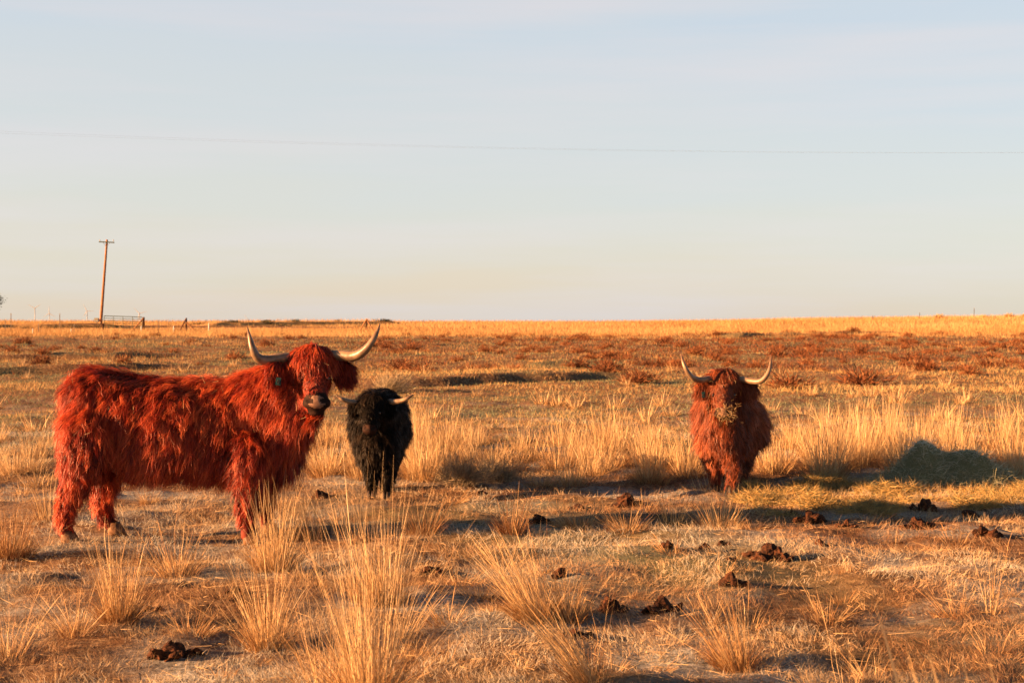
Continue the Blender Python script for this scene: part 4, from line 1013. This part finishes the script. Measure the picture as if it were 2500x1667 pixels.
def utility_pole():
    d = 150; x = X(245, d); g = Hs(x, d); r = empty('utility_pole', (x, d, g)); tag(r, 'leaning brown wooden utility pole with a crossarm beyond the gate', 'utility pole')
    tx = X(262, d) - x; tz = Zp(585, d) - g
    bm = bmesh.new(); cyl(bm, (0, 0, -.3), (tx, 0, tz), .17, .11, 14); bm_obj('pole', bm, m_wood, r)
    bm = bmesh.new(); box(bm, (tx, -.14, tz - .28), (1.62, .09, .12), Matrix.Rotation(.05, 3, 'Y')); bm_obj('crossarm', bm, m_green_metal, r)
    for s in (-1, 1):
        bm = bmesh.new(); cyl(bm, (tx + s * .36, -.16, tz - .33), (tx - .03, -.13, tz - .78), .018); bm_obj('brace', bm, m_metal, r)
        bm = bmesh.new(); cyl(bm, (tx + s * .72, -.14, tz - .22), (tx + s * .72, -.14, tz - .02), .03, .045); bm_obj('insulator', bm, m_grey, r)
utility_pole()
def meter_box():
    d = 148; x = X(236, d); g = Hs(x, d); r = empty('utility_box', (x, d, g)); tag(r, 'grey metal utility box on a stand left of the pole', 'utility box')
    bm = bmesh.new(); box(bm, (0, 0, Zp(781, d) - g), (.42, .3, .42)); bmesh.ops.bevel(bm, geom=bm.edges[:], offset=.02, segments=2, affect='EDGES'); bm_obj('cabinet', bm, m_grey, r)
    bm = bmesh.new(); cyl(bm, (.03, 0, -.1), (.03, 0, Zp(786, d) - g + .02), .04); bm_obj('stand', bm, m_metal, r)
    d = 149.2; x = X(245.5, d); g = Hs(x, d); r = empty('meter_box', (x, d, g)); tag(r, 'small dark meter box fixed low on the leaning pole', 'meter box')
    bm = bmesh.new(); box(bm, (0, 0, Zp(782, d) - g), (.36, .22, .26)); bmesh.ops.bevel(bm, geom=bm.edges[:], offset=.02, segments=2, affect='EDGES'); bm_obj('case', bm, m_darkwood, r)
    bm = bmesh.new(); cyl(bm, (0, 0, -.1), (0, 0, Zp(786, d) - g + .02), .03); bm_obj('conduit', bm, m_metal, r)
meter_box()
def gate():
    d = 130; x0, x1 = X(254, d), X(347, d); g = Hs((x0 + x1) / 2, d); r = empty('metal_gate', (x0, d, g)); tag(r, 'green tubular metal field gate', 'gate')
    wv = x1 - x0; zt0 = Zp(771, d) - g; zt1 = Zp(774, d) - g; zb0 = Zp(799, d) - g; zb1 = Zp(802, d) - g
    bm = bmesh.new()
    for a, b in [((0, 0, zt0), (wv, 0, zt1)), ((0, 0, zb0), (wv, 0, zb1)), ((0, 0, zb0), (0, 0, zt0)), ((wv, 0, zb1), (wv, 0, zt1))]: cyl(bm, a, b, .032)
    bm_obj('frame', bm, m_green_metal, r)
    for k in range(1, 5):
        t = k / 5; bm = bmesh.new(); cyl(bm, (0, 0, zt0 + (zb0 - zt0) * t), (wv, 0, zt1 + (zb1 - zt1) * t), .022); bm_obj('rail', bm, m_green_metal, r)
    for k in (1, 2, 3):
        t = k / 4; bm = bmesh.new(); cyl(bm, (wv * t, -.03, zt0 + (zt1 - zt0) * t), (wv * t, -.03, zb0 + (zb1 - zb0) * t), .024); bm_obj('upright', bm, m_green_metal, r)
    # gate post with braces
    p = empty('gate_post', (x1 + .15, d, Hs(x1 + .15, d))); tag(p, 'dark timber post with a slanting brace at the right end of the green gate', 'post')
    h = Zp(774, d) - p.location.z; bm = bmesh.new(); cyl(bm, (0, 0, -.2), (0, 0, h), .09); bm_obj('post', bm, m_darkwood, p)
    bm = bmesh.new(); cyl(bm, (X(323, d) - x1 - .15, -.3, -.1), (0, -.1, h - .1), .055); bm_obj('brace', bm, m_wood, p)
    p = empty('gate_post', (x0 - .08, d, Hs(x0, d))); tag(p, 'slim dark post with a low brace at the left end of the green gate', 'post')
    bm = bmesh.new(); cyl(bm, (0, 0, -.2), (0, 0, Zp(790, d) - p.location.z), .06); bm_obj('post', bm, m_darkwood, p)
    bm = bmesh.new(); cyl(bm, (-.35, -.2, -.05), (0, -.05, .65), .04); bm_obj('brace', bm, m_darkwood, p)
gate()
def brace_post(px, d, toppy, lpx, rpx, lab, mats, rt=0.0):
    x = X(px, d); g = Hs(x, d); p = empty('fence_brace', (x, d, g)); tag(p, lab, 'fence brace'); h = Zp(toppy, d) - g
    bm = bmesh.new(); cyl(bm, (0, 0, -.2), (0, 0, h), .07); bm_obj('post', bm, mats[0], p)
    bm = bmesh.new(); cyl(bm, (X(lpx, d) - x, -.1, -.1), (0, -.08, h - .05), .055); bm_obj('brace', bm, mats[1], p)
    bm = bmesh.new(); cyl(bm, (X(rpx, d) - x, -.1, -.1), (0.02, -.08, h - .05 - rt), .055); bm_obj('brace', bm, mats[2], p)
brace_post(455, 126, 776, 437, 483, 'dark A shaped fence brace standing right of the green gate', (m_darkwood, m_darkwood, m_wood), .35)
brace_post(895, 122, 778, 875, 916, 'reddish A shaped fence brace on the skyline above the red cow\'s horn', (m_wood, m_wood, m_wood))
# thin steel posts
FP = [(27, 766, 128, 'thin steel fence post at the far left nearest the tree'), (146, 767, 131, 'thin steel fence post between two turbines'), (13, 783, 126, 'short steel fence post at the left edge'),
      (94, 792, 118, 'steel fence post standing on the bare strip at the left'), (181, 794, 118, 'steel fence post on the bare strip left of the gate'), (388, 782, 132, 'steel fence post between the gate and the dark brace'),
      (2130, 772, 168, 'shortest thin post on the right skyline'), (2245, 764, 168, 'thin post on the right skyline left of the golden shrub'), (2378, 753, 168, 'tallest thin post on the right skyline')]
for (px, py, d, lab) in FP:
    x = X(px, d); g = Hs(x, d); o = empty('fence_post', (x, d, g)); tag(o, lab, 'fence post', 'thin steel fence posts'); h = Zp(py, d) - g
    bm = bmesh.new(); box(bm, (0, 0, h / 2 - .1), (.065, .012, h + .2)); box(bm, (0, .02, h / 2 - .1), (.012, .03, h + .19)); bm_obj('shaft', bm, m_metal, o)
    bm = bmesh.new(); box(bm, (0, .01, h + .03), (.075, .05, .06)); bm_obj('cap', bm, m_grey, o)
for (px, py, d, h, lab) in [(345, 814, 124, .40, 'short white marker stake below the gate\'s right post'), (424, 813, 124, .42, 'short white marker stake between gate and dark brace'),
                            (510, 815, 122, .72, 'tallest white marker stake right of the dark brace'), (80, 822, 116, .3, 'short white marker stake at the far left'), (174, 818, 118, .28, 'tiny white marker stake left of the gate')]:
    x = X(px, d); o = bmesh.new(); cyl(o, (0, 0, -.1), (0, 0, h), .045, .045, 10); cyl(o, (0, 0, h), (0, 0, h + .04), .045, .01, 10)
    ob = bm_obj('marker_stake', o, m_white, None); ob.location = (x, d, Hs(x, d) + .12); tag(ob, lab, 'stake', 'white marker stakes')
# overhead wires
for k, (z0, lab) in enumerate([(0.0, 'upper thin overhead wire crossing the sky'), (-.085, 'lower thin overhead wire crossing the sky')]):
    A = frame(-700, 288 + k * 8, 39.5); B = frame(3400, 360, 50); pts = []
    for j in range(61):
        t = j / 60; p = A.lerp(B, t); p.z -= 4 * .50 * t * (1 - t) * 1.0 - (0.02 * k); pts.append(p)
    o = bm_obj('overhead_wire', tube(pts, [.0012] * 61, 6), m_wire, None); tag(o, lab, 'wire', 'overhead wires')
# wind turbines
def turbine():
    r = empty('wind_turbine', (0, 0, 0))
    bm = bmesh.new(); cyl(bm, (0, 0, -70), (0, 0, 90), 3.4, 1.7, 12); bm_obj('tower', bm, m_turb, r)
    bm = bmesh.new(); box(bm, (0, 2, 91), (4, 11, 4)); bmesh.ops.bevel(bm, geom=bm.edges[:], offset=.6, segments=2, affect='EDGES'); bm_obj('nacelle', bm, m_turb, r)
    hub = empty('rotor', (0, -5, 91)); hub.parent = r
    bm = bmesh.new(); bmesh.ops.create_uvsphere(bm, u_segments=12, v_segments=8, radius=2.2); bm_obj('hub', bm, m_turb, hub)
    for k in range(3):
        a = k * 2 * math.pi / 3; bm = bmesh.new(); n = 12; rings = []
        for j in range(n):
            t = j / (n - 1); L = 2 + 42 * t; c = (3.6 * (1 - t) + .7) * (1 if t > .1 else .6); th = c * .16 + .1
            rings.append([bm.verts.new(Vector((math.sin(a) * L + math.cos(a) * c * .5 * math.cos(q) - 0, th * math.sin(q), math.cos(a) * L - math.sin(a) * c * .5 * math.cos(q)))) for q in [2 * math.pi * i / 8 for i in range(8)]])
        for j in range(n - 1):
            for i in range(8): bm.faces.new((rings[j][i], rings[j][(i + 1) % 8], rings[j + 1][(i + 1) % 8], rings[j + 1][i]))
        bm.faces.new(rings[0][::-1]); bm.faces.new(rings[-1]); bmesh.ops.recalc_face_normals(bm, faces=bm.faces); bm_obj('blade', bm, m_turb, hub)
    return r
TB = [(85.5, 752, 8000, R(-62), 'faint wind turbine furthest left with a blade reaching left'), (121, 765, 8000, R(-2), 'faint wind turbine with one blade pointing straight up'),
      (213, 759, 8000, R(-28), 'faint wind turbine just left of the utility pole'), (341, 765, 8000, R(-45), 'faint wind turbine behind the green gate'), (606, 783, 8200, R(-30), 'faint turbine barely rising behind the low rise')]
t0 = turbine()
for i, (px, py, d, a, lab) in enumerate(TB):
    o = t0 if i == 0 else copy_tree(t0)
    o.location = (X(px, d), d, Zp(py, d) - 91); tag(o, lab, 'wind turbine', 'wind turbines on the horizon')
    for c in o.children:
        if c.name.startswith('rotor'): c.rotation_euler = (0, a, 0)
# tree at the left edge
def tree():
    d = 135; x = X(-62, d); g = Hs(x, d); r = empty('pasture_tree', (x, d, g)); tag(r, 'dark leafy tree cut off by the left edge', 'tree'); rg = rng_(950)
    bm = tube(spline([(0, 0, -.2), (.1, 0, 1.0), (-.05, .1, 2.2), (.1, 0, 3.3)], 14), list(np.linspace(.22, .08, 14)), 10); bm_obj('trunk', bm, m_bark, r)
    n = 9000; cl = rg.normal(0, 1, (26, 3)); cl = cl / np.linalg.norm(cl, axis=1)[:, None] * (rg.random(26) ** .4)[:, None] * np.array([2.1, 1.8, 1.0]) + [0, 0, 2.45]
    k = rg.integers(0, 26, n); P = cl[k] + rg.normal(0, .28, (n, 3)); P = P[P[:, 2] > 1.15]; n = len(P)
    V, Q, T = blades(P, nrm(rg.normal(0, 1, (n, 3))), .10 + .06 * rg.random(n), np.full(n, .06), rg.normal(0, .3, (n, 3)), 2, rg, rg.random(n))
    link('crown', np_mesh('crown', V, Q, T, m_leaf), r)
    for i in range(7):
        e = cl[i]; bm = tube(spline([(0, 0, .9 + .2 * i), (e[0] * .5, e[1] * .5, (1.6 + e[2]) * .55), tuple(e)], 8), list(np.linspace(.07, .02, 8)), 6); bm_obj('limb', bm, m_bark, r)
tree()
